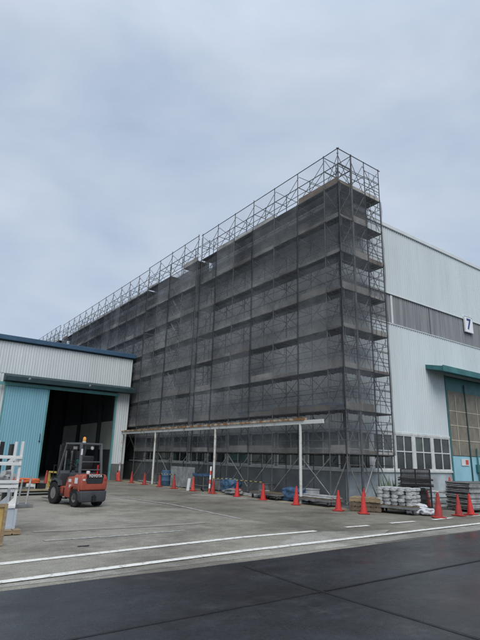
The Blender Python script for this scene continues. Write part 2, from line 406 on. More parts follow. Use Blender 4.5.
def blob(name, cx, cy, rx, ry, z, m, seed):
    mb = MB(); pts = []
    for k in range(40):
        a = 2*math.pi*k/40; q = Vector((math.cos(a)*1.6+seed, math.sin(a)*1.6, seed)); f = 1+.55*noise.noise(q)+.25*noise.noise(q*3)
        pts.append((cx+rx*math.cos(a)*f, cy+ry*math.sin(a)*f, z))
    mb.quad(*pts); return struct(mb.build(name, m))
blob('oil_stain', 3.6, 9.9, .13, .05, .0128, 'joint', 3.3)
# ------------------------------------------------------------------ tall factory hall (building with the 7)
XW, YG = 16.2, 14.55       # west face, south gable face
hall = thing('factory_hall', 'tall pale corrugated factory hall wrapped in scaffolding on its long side', 'building', (XW, YG, 0))
hx = lambda x: x-XW
hy = lambda y: y-YG
PG = lambda u, v, z: (u, -v, z)           # gable sheet, u along X, outward -Y (local)
PW = lambda u, v, z: (-v, u, z)           # west sheet, u along Y, outward -X
GW, GD = 46., 62.                         # building size
c = MB(); c.box((.06, .06, 0), (GW, GD, 13.75)); c.build('wall', 'core', hall)
DX0, DX1 = 24.25-XW, 31.0-XW              # big door
c = MB(); corrugated(c, 0.02, DX0-.08, 3.12, 8.42, PG, .18, .03); corrugated(c, DX0-.08, DX1+.08, 6.35, 8.42, PG, .18, .03); corrugated(c, DX1+.08, GW, 0, 8.42, PG, .18, .03)
c.build('gable_cladding', 'clad', hall)
c = MB(); corrugated(c, 0.02, GW, 10.06, 13.78, PG, .18, .03); c.build('gable_cladding', 'clad', hall)
c = MB(); corrugated(c, 0.02, GW, 8.46, 10.02, lambda u, v, z: (u, .035-v, z), .18, .03); c.build('skylight_band', 'band', hall)
c = MB(); c.box((-.02, -.05, 8.42), (GW, .02, 8.46)); c.box((-.02, -.05, 10.02), (GW, .02, 10.06)); c.build('band_flashing', 'trim', hall)
# a few replaced pale strips in the band
for x, w in ((3.72, .14), (7.1, .05)):
    c = MB(); c.box((x, -.012, 8.5), (x+w, .01, 9.98)); c.build('replacement_strip', 'trim' if w > .1 else 'band', hall)
c = MB(); corrugated(c, .02, GD, 3.12, 13.78, PW, .18, .03); c.build('west_cladding', 'clad_west', hall)
c = MB(); c.box((-.09, -.09, 13.78), (GW, .25, 14.0)); c.box((-.09, .25, 13.78), (.25, GD, 14.0)); c.build('roof_trim', 'trim', hall, bevel=.02)
c = MB(); c.box((.25, .25, 13.76), (GW, GD, 13.86)); c.build('roof', 'grey_low', hall)
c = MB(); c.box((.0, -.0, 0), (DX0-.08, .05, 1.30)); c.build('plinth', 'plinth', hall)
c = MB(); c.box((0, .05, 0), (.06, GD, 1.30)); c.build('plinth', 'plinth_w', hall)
c = MB(); c.box((-.07, -.07, 1.30), (DX0-.08, .05, 1.40)); c.build('sill', 'sill', hall, bevel=.01)
c = MB(); c.box((-.07, .05, 1.30), (.05, 22, 1.40)); c.build('sill', 'sill', hall, bevel=.01)
c = MB(); c.box((-.05, -.05, 3.02), (DX0-.08, .05, 3.12)); c.build('lintel', 'wframe', hall)
c = MB(); c.box((-.05, .05, 3.02), (.05, 22, 3.12)); c.build('lintel', 'wframe', hall)
def window(u0, u1, P, cols=2):
    """window unit: thick frame, mullion, transom; dark panes set back"""
    f = MB(); t = .07
    def bx(a0, a1, b0, b1, v0=-.02, v1=.035): f.box(P(a0, v0, b0), P(a1, v1, b1))
    bx(u0, u0+t, 1.40, 3.02); bx(u1-t, u1, 1.40, 3.02); bx(u0+t, u1-t, 1.40, 1.47); bx(u0+t, u1-t, 2.96, 3.02)
    bx(u0+t, u1-t, 2.22, 2.27, -.02, .028)
    for k in range(1, cols):
        m = u0+(u1-u0)*k/cols
        bx(m-.022, m+.022, 1.47, 2.22, -.02, .03); bx(m-.022, m+.022, 2.27, 2.96, -.02, .03)
    w = f.build('window', 'wframe', hall)
    for z0, z1 in ((1.47, 2.22), (2.27, 2.96)):
        for k in range(cols):
            a = u0+t+(u1-u0-2*t)*k/cols; b = u0+t+(u1-u0-2*t)*(k+1)/cols
            p = MB(); tl = random.uniform(-.006, .006)
            p.quad(P(a, -.01+tl, z0), P(b, -.01-tl, z0), P(b, -.01-tl, z1), P(a, -.01+tl, z1)); p.build('pane', random.choice(('glass', 'glass', 'glass_green', 'glass_grey')), w)
for u0, u1 in ((.15, 1.6), (1.8, 3.25), (3.4, 4.75), (4.9, 6.3), (6.42, 7.95)): window(u0, u1, PG)
for k in range(9): window(.3+2.15*k, 2.25+2.15*k, PW)
for x in (1.6, 3.25, 4.75, 6.3): MB().box((x+.002, -.045, 1.40), (x+.13 if x != 1.6 else x+.2, .03, 3.02)).build('window_pier', 'wframe', hall)
for k in range(9): MB().box((-.03, 2.252+2.15*k, 1.40), (.03, 2.448+2.15*k, 3.02)).build('window_pier', 'plinth_w', hall)
# big door
d = MB(); d.box((DX0, .0, 0), (DX1, .05, 6.3)); door = d.build('door', 'teal_door', hall)
for a in (DX0-.08, DX1):
    d = MB(); d.box((a, -.06, 0), (a+.08, .05, 6.35)); d.build('door_jamb', 'teal', hall)
d = MB(); d.box((DX0+.10, -.03, .0), (DX1-.1, -.002, 2.14)); d.build('lower_panel', 'skyblue', door)
d = MB(); d.box((DX0+.10, -.03, 2.18), (DX1-.1, -.002, 5.55)); d.build('glazed_panel', 'tan', door)
d = MB()
for z in (2.95, 3.72, 4.48): d.box((DX0+.1, -.045, z-.02), (DX1-.1, -.031, z+.02))
for x in (.75, 2.9, 5.0): d.box((DX0+x-.02, -.055, 2.2), (DX0+x+.02, -.046, 5.35))
d.build('glazing_bar', 'cream', door)
d = MB(); d.box((DX0+1.72, -.08, 0), (DX0+1.80, -.033, 6.0)); d.build('meeting_post', 'conduit', door)
d = MB(); d.tube((DX0+2.35, -.11, .5), (DX0+2.35, -.11, 2.6), .04, 8); d.box((DX0+2.2, -.16, 1.35), (DX0+2.5, -.032, 1.75)); d.build('handle_pipe', 'teal', door)
# canopy over the door
d = MB(); d.prism([(-1.0, 6.28), (-1.0, 6.52), (.0, 6.72), (.0, 6.50)], DX0-1.75, DX1+1.2, 'X'); can = d.build('canopy', 'teal', hall)
d = MB(); d.box((DX0-1.78, -1.04, 6.26), (DX1+1.2, -1.003, 6.56)); d.build('canopy_fascia', 'teal', can)

# number sign 7
sg = thing('number_sign', 'white square sign with a dark number 7 on the grey band', 'sign', (27.15, YG-.05, 9.72))
d = MB(); d.box((-.46, -.06, -.49), (.46, 0, .49)); d.build('panel', 'sign_white', sg, bevel=.012)
d = MB()
for a, b in (((-.46,-.07,-.49),(.46,-.062,-.46)), ((-.46,-.07,.46),(.46,-.062,.49)), ((-.46,-.07,-.46),(-.43,-.062,.46)), ((.43,-.07,-.46),(.46,-.062,.46))): d.box(a, b)
d.build('rim', 'palebox', sg)
text_mesh('number', '7', .92, 'navy', sg, Matrix.Translation((0, -.07, 0)) @ Matrix.Rotation(math.pi/2, 4, 'X'), .006, .018)
# small notice on the blue door
nt_ = thing('notice_sign', 'small white notice with a red square on the light blue door panel', 'sign', (25.35, YG-.05, 1.85))
d = MB(); d.box((-.3, -.02, -.17), (.42, 0, .17)); d.build('plate', 'white', nt_)
d = MB(); d.box((.08, -.025, -.12), (.36, -.021, .12)); d.build('red_square', 'red', nt_)

# ------------------------------------------------------------------ low warehouse on the left
YL = 34.2; XR = 14.72
wh = thing('low_warehouse', 'low pale corrugated warehouse with open blue sliding door and blue roof edge', 'building', (XR, YL, 0))
X = lambda x: x-XR
OL, OR, OZ = X(8.72), X(13.62), 5.95
c = MB(); corrugated(c, X(-24), 0, 6.62, 8.78, PG, .17, .025); c.build('upper_wall', 'clad_left', wh)
c = MB(); corrugated(c, X(-24), OL-.02, 1.1, 6.6, PG, .17, .025); corrugated(c, OR+.12, 0, 1.1, 6.6, PG, .17, .025); c.build('front_wall', 'clad_left', wh)
c = MB(); c.box((X(-24), .03, 0), (OL, .12, 8.7)); c.box((OR, .03, 0), (-.05, .12, 8.7)); c.box((OL, .03, OZ), (OR, .12, 8.7)); c.build('wall', 'core', wh)
c = MB(); c.box((X(-24), -.0, 0), (OL-.02, .028, 1.1)); c.box((OR+.12, -.0, 0), (0, .028, 1.1)); c.build('plinth', 'grey_low', wh)
c = MB(); corrugated(c, .03, 24, 1.1, 8.78, lambda u, v, z: (v, u, z), .17, .025); c.build('side_wall', 'clad_left', wh)
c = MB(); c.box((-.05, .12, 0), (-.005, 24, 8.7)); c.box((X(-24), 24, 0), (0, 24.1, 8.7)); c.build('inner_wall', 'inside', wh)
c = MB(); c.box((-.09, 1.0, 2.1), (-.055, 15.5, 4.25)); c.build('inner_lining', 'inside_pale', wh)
c = MB(); c.box((X(-24)-.2, -.22, 8.78), (.12, 24.3, 9.1)); c.build('roof', 'fascia', wh, bevel=.03)
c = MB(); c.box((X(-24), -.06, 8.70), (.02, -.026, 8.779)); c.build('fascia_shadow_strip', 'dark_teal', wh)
# door canopy + track
c = MB(); c.prism([(-.75, 6.10), (-.75, 6.38), (-.03, 6.62), (-.03, 6.10)], X(5.95), .1, 'X'); c.build('door_canopy', 'dark_teal', wh)
c = MB(); c.box((X(-4), -.34, 5.82), (-1.0, -.24, 6.02)); c.build('door_track', 'teal_rail', wh)
c = MB(); corrugated(c, X(6.15), X(8.78), .12, 5.80, lambda u, v, z: (u, -.25-v, z), .15, .03); c.box((X(6.15), -.249, .12), (X(8.78), -.19, 5.80)); dd = c.build('sliding_door', 'blue_door', wh)
c = MB(); c.box((X(8.782), -.285, .1), (X(8.86), -.19, 5.80)); c.box((X(6.08), -.285, .1), (X(6.148), -.19, 5.80)); c.build('door_stile', 'teal_rail', dd)
c = MB(); c.tube((X(8.62), -.31, 2.5), (X(8.62), -.31, 2.9), .02, 6); c.box((X(8.57), -.32, 2.4), (X(8.67), -.281, 2.46)); c.build('handle', 'black', dd)
c = MB(); c.box((OR, -.08, 0), (OR+.115, .029, OZ)); c.build('door_jamb', 'teal_rail', wh)
c = MB()
for x in (7.4, 11.4): c.lathe([(.02, 0), (.09, .05), (.1, .14), (.03, .2)], (X(x), -.80, 6.28), 12, 'Y')
c.build('flood_lamp', 'silver_dk', wh)
# inside: columns and window strip just visible in the dark
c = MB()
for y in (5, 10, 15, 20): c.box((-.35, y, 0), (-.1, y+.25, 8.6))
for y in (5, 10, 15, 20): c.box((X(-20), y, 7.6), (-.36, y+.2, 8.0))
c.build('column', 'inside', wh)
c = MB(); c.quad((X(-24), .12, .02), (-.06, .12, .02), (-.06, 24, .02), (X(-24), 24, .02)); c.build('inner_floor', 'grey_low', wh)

# ------------------------------------------------------------------ scaffolding
Z0, DZ = 2.03, 1.725
LV = [Z0+DZ*k for k in range(8)]; ZT = LV[7]+DZ
def net_sheet(u0, u1, z0, z1, P, amp=.035, nu=10, nz=9, seed=0):
    mb = MB(); idx = {}
    for i in range(nu+1):
        for k in range(nz+1):
            s, t = i/nu, k/nz; u = u0+(u1-u0)*s; z = z0+(z1-z0)*t
            hold = min(s, 1-s)*2
            q = Vector((u*1.1+seed*7, z*1.3, seed*3.1))
            v = .012+amp*(noise.noise(q)*.9+.35+.35*noise.noise(q*3)+.5*noise.noise(Vector((u*7+seed, z*.6, seed))))*hold**.5 + .05*math.exp(-((t)/.12)**2)*hold**.5*(1+noise.noise(q*4))
            if t == 0: z += .02*noise.noise(q*5+Vector((3, 0, 0)))
            idx[i, k] = len(mb.v); mb.v.append(P(u, -v, z))
    for i in range(nu):
        for k in range(nz): mb.f.append((idx[i,k], idx[i+1,k], idx[i+1,k+1], idx[i,k+1]))
    return mb
def scaffold(label, root_loc, us, P, lo=0, depth=.86, net='net', skip_deck=(), skip_net=(), netlist=None, fine=False, top_net=True, ladders=(), brown=(), net_hi=7, rungs=False, first_post=True):
    """us: bay lines along the run (local); P(u, v, z): v grows towards the building"""
    t = thing('scaffold', label, 'scaffold', root_loc, group='scaffold sections around the factory hall')
    zb = .12 if lo == 0 else LV[lo]-DZ
    R = .0243; n = 6
    for i, u in enumerate(us):
        if i == 0 and not first_post: continue
        if i % 2 == 0 or random.random() < .4:
            sw = .07+.07*random.random(); sm = MB(); zz = [LV[lo]-.02+(LV[net_hi]-LV[lo])*q/24 for q in range(25)]; pv = None
            for z in zz:
                q = Vector((u*3, z*1.1, len(us))); a_, b_ = u-sw*(.6+.5*noise.noise(q)), u+sw*(.6+.5*noise.noise(q+Vector((7, 0, 0)))); vv = -.05-.03*noise.noise(q*2)
                cur = (P(a_, vv, z), P(b_, vv, z))
                if pv: sm.quad(pv[0], pv[1], cur[1], cur[0])
                pv = cur
            sm.build('net_seam', 'net_seam', t, smooth=True)
        f = MB(); f.tube(P(u, 0, zb), P(u, 0, ZT+random.uniform(.02, .14)), R, n); f.tube(P(u, depth, zb), P(u, depth, ZT-.02), R, n)
        for k in range(lo, 8):
            f.tube(P(u, 0, LV[k]-.04), P(u, depth, LV[k]-.04), .021, 5)
            f.tube(P(u, 0, LV[k]-.45), P(u, depth, LV[k]-.45), .014, 5)
            f.tube(P(u, .12, LV[k]-.45), P(u, .12, LV[k]-.04), .013, 5); f.tube(P(u, depth-.12, LV[k]-.45), P(u, depth-.12, LV[k]-.04), .013, 5)
            f.tube(P(u, 0, LV[k]+.0), P(u, 0, LV[k]+.09), .034, 6)     # coupling collar
        f.tube(P(u, 0, ZT-.75), P(u, depth, ZT-.75), .02, 5)
        fr = f.build('frame', 'steel', t)
        if lo == 0:
            b = MB()
            for v in (0, depth):
                x, y, z = P(u, v, 0); b.box((x-.075, y-.075, .012), (x+.075, y+.075, .022)); b.tube((x, y, .022), (x, y, .35), .018, 6); b.tube((x, y, .2), (x, y, .24), .045, 8)
            b.build('jack_base', 'silver_dk', fr)
    for j in range(len(us)-1):
        u0, u1 = us[j], us[j+1]; w = u1-u0
        for k in range(lo, 8):
            z = LV[k]
            if (j, k) not in skip_deck:
                d = MB()
                for q in range(2):
                    v0 = .03+q*(depth-.04)/2; d.box(P(u0+.025, v0, z-.05), P(u1-.025, v0+(depth-.04)/2-.02, z))
                    x = MB()
                for q in (.25, .5, .75): d.box(P(u0+w*q-.02, .05, z-.085), P(u0+w*q+.02, depth-.05, z-.0502))
                d.build('deck', 'deck', t)
                h = random.choice((.10, .15, .20, .30))+.03*random.random()
                if random.random() < .8:
                    d = MB(); d.box(P(u0+.03, .035, z+.005), P(u1-.03, .05, z+h)); d.build('toe_board', 'toe_brown' if (j, k) in brown or random.random() < .18 else random.choice(('toe', 'toe_pale', 'toe')), t)
        # braces: an X per storey, also in the open guard storey at the top
        for k in range(lo-1 if lo else -1, 8):
            za = .35 if k < 0 else LV[k]+.12; zc = (LV[k+1] if k < 7 else ZT)-.15
            b = MB()
            a0, a1 = P(u0+.03, .055, za), P(u1-.03, .055, zc); b0, b1 = P(u0+.03, .085, zc), P(u1-.03, .085, za)
            if k >= 0: b.tube(a0, a1, .0155, 5)
            if 0 <= k < 7: b.tube(P(u0+.03, depth-.03, za), P(u1-.03, depth-.03, zc), .0155, 5); b.tube(P(u0, depth, LV[k]+.9), P(u1, depth, LV[k]+.9), .017, 5)
            b.tube(b0, b1, .0155 if k >= 0 else .026, 6)
            if k == -1 and j % 3 == 1: b.tube(a0, a1, .02, 5)
            if k == 7:
                b.tube(P(u0, depth, LV[7]+.9), P(u1, depth, LV[7]+.9), .018, 5)
                if j % 2: b.tube(P(u0, depth, LV[7]), P(u1, depth, LV[7]+.9), .014, 5)
                b.tube(P(u0, 0, ZT-.75), P(u1, depth, ZT-.75), .0155, 5); b.tube(P(u0, depth, ZT-.05), P(u1, depth, ZT-.05), .02, 5)
                b.tube(P(u0+.03, depth-.03, LV[7]+.1), P(u1-.03, depth-.03, ZT-.2), .0155, 5)
            b.build('brace', 'steel_low' if k == -1 else 'brace', t)
        if fine and j in fine:
            for k in range(lo, 8):
                f = MB()
                for q in range(1, 5): f.tube(P(u0, .0, LV[k]+.33*q), P(u1, .0, LV[k]+.33*q), .014, 5)
                for q in (.33, .66): f.tube(P(u0+w*q, .0, LV[k]), P(u0+w*q, .0, LV[k]+1.35), .013, 5)
                f.build('guard_frame', 'steel', t)
        for k in range(lo, net_hi):
            if (j, k) in skip_net: continue
            m = netlist[j] if netlist else net
            if not m: continue
            z1 = LV[k+1]; ov = .05 if (j+k) % 2 else .0
            net_sheet(u0-ov, u1+ov, LV[k]-.03, z1-.02, P, seed=random.random()*50).build('net_sheet', 'net_low' if k == 0 and m == 'net' else ('net_b' if m == 'net' and random.random() < .3 else m), t, smooth=True)
            if m == 'net': net_sheet(u0+.01, u1-.01, LV[k]-.0, z1-(.22+.14*random.random())-(.15 if k == 0 else 0), lambda u, v, z: P(u, v+.016, z), .02, seed=random.random()*50).build('net_panel', 'net_low' if k == 0 else 'net_panel', t, smooth=True)
            if k == 6: net_sheet(u0, u1, LV[k]-.03, z1+.3, lambda u, v, z: P(u, v+depth+.05, z), seed=random.random()*50).build('inner_net', 'net_dense', t, smooth=True)
            # gathered netting hanging over the deck edge, of uneven height
            sd_ = random.random()*60; fo = MB(); nn = 14; top = []; bot = []
            for i in range(nn+1):
                uu = u0+w*i/nn; q = Vector((uu*1.4+sd_, k*2.2, sd_))
                hh = .70+.35*noise.noise(q)+.12*noise.noise(q*4); sag = -.015+.02*noise.noise(q*2+Vector((5, 5, 5)))
                bot.append(P(uu, -.045-.03*noise.noise(q*3), LV[k]+sag)); top.append(P(uu, -.02, LV[k]+hh))
            for i in range(nn): fo.quad(bot[i], bot[i+1], top[i+1], top[i])
            if m != 'net_thin': fo.build('net_fold', 'net_fold', t, smooth=True)
        if top_net and (j, 7) not in skip_net:
            net_sheet(u0, u1, LV[7]+.05, ZT-.02, P, .01, 3, 4, random.random()*50).build('net_sheet', 'net_top', t, smooth=True)
    for k in range(lo, 8):
        r = MB(); a, b = us[0], us[-1]
        for z in (LV[k]+.5, LV[k]+.95): r.tube(P(a-.05, .03, z), P(b+.05, .03, z), .017, 5)
        r.tube(P(a-.05, .03, LV[k]-.02), P(b+.05, .03, LV[k]-.02), .022, 5)
        if k == 7: r.tube(P(a-.1, -.03, ZT), P(b+.1, -.03, ZT), .0243, 6)
        r.build('guard_rail', 'steel', t)
    for (j, ku) in ladders:                                   # stair flights between two decks
        u0, u1 = us[j], us[j+1]; st = MB()
        for k in ku:
            for v in (.2, .62): st.bar(P(u0+.15, v, LV[k]), P(u1-.1, v, LV[k+1]), .03, .12)
            for q in range(1, 8):
                uu = u0+.15+(u1-u0-.25)*q/8; zz = LV[k]+DZ*q/8; st.box(P(uu-.09, .22, zz-.015), P(uu+.09, .6, zz))
            st.tube(P(u0+.15, .2, LV[k]+.9), P(u1-.1, .2, LV[k+1]+.9), .017, 5)
        st.build('stair', 'silver', t)
    return t
PF = lambda u, v, z: (v, u, z)
B = 1.829
usA = [0, .914]+[.914+B*k for k in range(1, 7)]
scaffold('netted grey scaffold section at the near corner, nearest the camera', (15.0, 13.38, 0), usA, PF, brown={(1,1),(2,1),(3,1),(1,2),(0,2),(0,3),(2,2)})
usB = [B*k for k in range(5)]
scaffold('netted scaffold section with the stair gap, stepping out beyond the tall joint', (14.86, 25.55, 0), usB, PF, skip_deck={(1,7)}, ladders=[(1, range(1, 6))])
tB = [o for o in COL.objects if o.type == 'EMPTY' and 'stair gap' in str(o.get('label'))][0]
for k in range(7):      # netting closing the joint between the two sections
    m_ = MB(); z0, z1 = LV[k]-.03, LV[k+1]
    m_.quad((.15, -.27, z0), (.16, -.13, z0), (.155, -.12, z1), (.15, -.27, z1)); m_.quad((.16, -.13, z0), (.0, -.03, z0), (.0, -.03, z1), (.155, -.12, z1)); m_.build('joint_net', 'net_gable', tB)
m_ = MB(); m_.box((.14, -.24, LV[7]+.1), (.155, -.13, ZT-.15)); m_.build('white_sheet', 'white', tB)
usC = [B*k for k in range(13)]
scaffold('long netted scaffold section rising behind the low warehouse roof', (15.0, 33.2, 0), usC, PF, lo=1)
usD = [B*k for k in range(7)]
scaffold('farthest scaffold section at the left end, just above the warehouse roof', (14.75, 55.6, 0), usD, PF, lo=4)
# return along the gable
PGb = lambda u, v, z: (u, v, z)
scaffold('short scaffold return on the gable end with light netting and open frames', (15.0, 13.38, 0), [.0, .914, 1.83, 2.93], PGb, netlist=['net_gable', 'net_gable', 'net_thin'], fine=(2,), brown={(2,1),(1,1),(2,2),(1,2)}, first_post=False)

# ------------------------------------------------------------------ white pipe frame in front of the scaffold
pf = thing('pipe_gantry', 'long rusty white steel beam on white posts in front of the scaffold', 'frame', (14.4, 14.0, 0))
for y in (15.39, 21.9, 28.85, 35.0-.9):
    p = MB(); p.tube((0, y-14, .02), (0, y-14, 3.17), .062, 12); po = p.build('post', 'white_worn', pf, smooth=True)
    p = MB(); p.box((-.13, y-14-.13, .010), (.13, y-14+.13, .03)); p.build('base_plate', 'silver_dk', po)
p = MB(); p.box((-.045, .05, 3.17), (.045, 20.3, 3.33)); p.build('beam', 'white_worn', pf)
p = MB(); p.box((-.10, 1.1, 3.331), (.10, 20.3, 3.43)); p.build('beam_flange', 'rusty', pf)

# ------------------------------------------------------------------ traffic cones
def make_cone(label, loc, group, cm='cone'):
    t = thing('traffic_cone', label, 'traffic cone', loc, group=group)
    b = MB(); b.lathe([(.125, .03), (.118, .06), (.034, .66), (.030, .695), (.016, .70)], (0, 0, 0), 20); b.build('body', cm, t, smooth=True)
    b = MB(); b.box((-.18, -.18, 0), (.18, .18, .032)); b.build('base', 'cone_base', t, bevel=.012)
    return t
CG = 'traffic cones around the yard'
cones = [
 (16.85, 10.03, 0, 1.02, 'red traffic cone left of the pair at the right edge of the yard'),
 (17.65, 10.04, 0, 1.02, 'rightmost red traffic cone in front of the stacked steel planks'),
 (15.50, 9.95, 0, 1.14, 'largest red traffic cone standing before the dark wire cage'),
 (16.9, 11.25, 0, 1.1, 'red traffic cone half hidden behind the largest cone by the wire cage'),
 (19.2, 11.7, .62, .85, 'red traffic cone standing on the steel rack below the light blue door'),
 (13.85, 12.85, 0, 1.0, 'red traffic cone at the scaffold corner left of the wooden pallets'),
 (13.96, 11.79, 0, 1.0, 'red traffic cone in front of the wooden pallets'),
 (15.15, 12.75, 0, 1.08, 'traffic cone behind the wooden pallets with only its tip showing'),
 (13.92, 15.16, 0, 1.0, 'red traffic cone in front of the nearest white pipe post'),
 (14.05, 17.4, 0, 1.0, 'red traffic cone left of the blue tarpaulin at the end of the striped bars'),
 (13.95, 19.2, 0, 1.0, 'red traffic cone in the middle of the striped bars'),
 (13.85, 21.1, 0, 1.0, 'red traffic cone beside the second white pipe post'),
 (13.91, 23.1, 0, 1.0, 'red traffic cone with a white board leaning against it'),
 (13.8, 24.95, 0, 1.0, 'red traffic cone in front of the grey panel fence'),
 (13.8, 26.7, 0, 1.0, 'red traffic cone just right of the third white pipe post'),
 (13.85, 28.8, 0, 1.0, 'red traffic cone just left of the third white pipe post'),
 (13.85, 30.7, 0, 1.0, 'second red traffic cone from the warehouse corner'),
 (13.9, 32.9, 0, 1.0, 'red traffic cone nearest the warehouse corner'),
 (8.35, 30.2, 0, 1.05, 'red traffic cone at the blue sliding door, left of its edge'),
 (9.2, 30.6, 0, 1.05, 'red traffic cone in the open doorway behind the loaded trolley'),
 (10.0, 30.9, 0, 1.05, 'red traffic cone in the doorway closest to the forklift mast'),
]
cone_protos = {}
for x, y, z, s, lab in cones:
    cm = random.choice(('cone', 'cone_old', 'cone_dirty'))
    if cm not in cone_protos: o = cone_protos[cm] = make_cone(lab, (x, y, z), CG, cm); o.scale = (s,)*3
    else: o = dup(cone_protos[cm], (x, y, z), random.uniform(0, 1.5), lab, CG, s)
    o.rotation_euler = (random.uniform(-.03, .03), random.uniform(-.03, .03), o.rotation_euler[2]); o.location.z += .008
# striped bars resting on the cones
def cbar(a, b, lab):
    a = Vector(a); b = Vector(b); L = (b-a).length
    mb = MB(); mb.tube((0, 0, 0), (L, 0, 0), .017, 10)
    for s in (0, L): mb.lathe([(.05, -.02), (.058, 0), (.05, .02)], (s, 0, 0), 12)
    o = mb.build('cone_bar', 'stripes', None, smooth=True); tag(o, lab, 'cone bar', 'striped bars between cones')
    o.location = a; d = (b-a).normalized(); o.rotation_euler = d.to_track_quat('X', 'Z').to_euler()
cbar((14.05, 17.4, .735), (13.95, 19.2, .735), 'yellow and black striped bar nearest the blue tarpaulin')
cbar((13.95, 19.2, .775), (13.85, 21.1, .735), 'yellow and black striped bar ending at the second white pipe post')
cbar((13.8, 24.95, .735), (13.8, 26.7, .735), 'yellow and black striped bar before the grey panel fence')

# ------------------------------------------------------------------ forklift
fk = thing('forklift', 'orange-red forklift with grey counterweight seen from behind, amber beacon on top', 'forklift', (6.22, 16.72, .012), math.radians(11))
FX, FY = .86, .90
def P2(mb, name, m, parent=fk, **k):
    if name not in ('wheel', 'rim', 'tread'): mb.v = [(x*FX, y*FY, z) for x, y, z in mb.v]
    return mb.build(name, m, parent, **k)
# counterweight: rounded block, upper red part and lower grey part
c = MB(); c.prism([(-.56, .52), (.56, .52), (.585, .70), (.57, .92), (.50, 1.04), (-.50, 1.04), (-.57, .92), (-.585, .70)], .0, .62, 'Y'); cw = P2(c, 'counterweight', 'fork_red', bevel=.06, segs=3, smooth=True)
c = MB(); c.prism([(-.52, .16), (.52, .16), (.56, .24), (.565, .515), (-.565, .515), (-.56, .24)], -.03, .58, 'Y'); P2(c, 'lower_counterweight', 'fork_grey', bevel=.04, segs=3, smooth=True)
c = MB(); c.prism([(-.33, .74), (.33, .74), (.37, .80), (.37, .94), (-.37, .94), (-.37, .80)], -.004, .05, 'Y'); P2(c, 'radiator_grille', 'black', cw, bevel=.006)
c = MB()
for k in range(4): c.box((-.34, -.014, .765+k*.035), (.34, -.005, .78+k*.035))
P2(c, 'grille_slat', 'fork_grey', cw)
c = MB(); c.box((-.38, -.012, .945), (.38, .04, 1.035)); P2(c, 'name_band', 'black', cw, bevel=.008)
text_mesh('lettering', 'TOYOTA', .112, 'white', cw, Matrix.Translation((0, -.0145, .988)) @ Matrix.Rotation(math.pi/2, 4, 'X'), .002, .004, 1.12)
c = MB(); c.box((-.08, -.09, .20), (.08, -.031, .36)); c.tube((0, -.07, .16), (0, -.07, .40), .022, 8); P2(c, 'tow_pin', 'black')
for s in (-1, 1):
    c = MB(); c.box((s*.50, -.008, .93), (s*.40, .03, 1.01)) if False else c.box((min(s*.42, s*.52), -.012, .84), (max(s*.42, s*.52), .03, .90)); P2(c, 'tail_light', 'redlens' if s > 0 else 'clearlens')
# chassis, hood, floor, front cowl
c = MB(); c.prism([(.60, .52), (.60, .98), (1.15, .92), (1.28, .62), (1.95, .58), (2.10, .45), (2.10, .30), (.60, .24)], -.50, .50, 'X'); P2(c, 'chassis', 'fork_red', bevel=.025, smooth=True)
c = MB(); c.prism([(.45, 1.0), (.48, 1.08), (1.15, 1.06), (1.24, .93), (1.16, .925), (.62, .985)], -.42, .42, 'X'); P2(c, 'hood', 'fork_grey', bevel=.02, smooth=True)
for s in (-1, 1):
    c = MB(); x = s*.505; c.box((min(x, x+s*.03), 1.30, .30), (max(x, x+s*.03), 1.66, .36)); c.box((min(x, x+s*.03), 1.32, .36), (max(x, x+s*.03), 1.345, .56)); P2(c, 'step', 'black')
c = MB(); c.prism([(1.86, .56), (1.80, 1.02), (1.92, 1.12), (2.08, 1.05), (2.12, .5)], -.46, .46, 'X'); P2(c, 'front_cowl', 'fork_grey', bevel=.02, smooth=True)
for s in (-1, 1):
    c = MB(); x = s*.5
    c.prism([(.12, .50), (.14, .66), (.30, .72), (.62, .72), (.80, .62), (.86, .40), (.80, .40), (.74, .56), (.60, .64), (.32, .64), (.20, .58), (.18, .50)], min(x, s*.585), max(x, s*.585), 'X'); P2(c, 'rear_mudguard', 'fork_red', bevel=.008)
    c = MB(); c.prism([(1.62, .62), (1.70, .78), (1.95, .84), (2.25, .80), (2.38, .62), (2.34, .60), (2.2, .74), (1.95, .78), (1.75, .72), (1.67, .60)], min(s*.42, s*.60), max(s*.42, s*.60), 'X'); P2(c, 'front_mudguard', 'fork_grey', bevel=.008)
# white marks on the left side panel
c = MB(); c.box((-.508, .86, .76), (-.502, 1.06, .86)); c.box((-.508, .80, .58), (-.502, .98, .68)); P2(c, 'side_mark', 'white')
c = MB(); c.box((-.593, .25, .74), (-.587, .46, .92)); P2(c, 'side_mark', 'white', cw)
c = MB(); c.box((-.592, .30, .53), (-.586, .60, .536)); c.box((-.503, 1.10, .56), (-.500, 1.106, .9)); P2(c, 'panel_gap', 'black')
# seat
c = MB(); c.box((-.24, .72, 1.07), (.24, 1.18, 1.20)); st = P2(c, 'seat', 'seat', bevel=.04, smooth=True)
c = MB(); c.prism([(.62, 1.12), (.55, 1.62), (.66, 1.64), (.75, 1.2)], -.23, .23, 'X'); P2(c, 'seat_back', 'seat', st, bevel=.035, smooth=True)
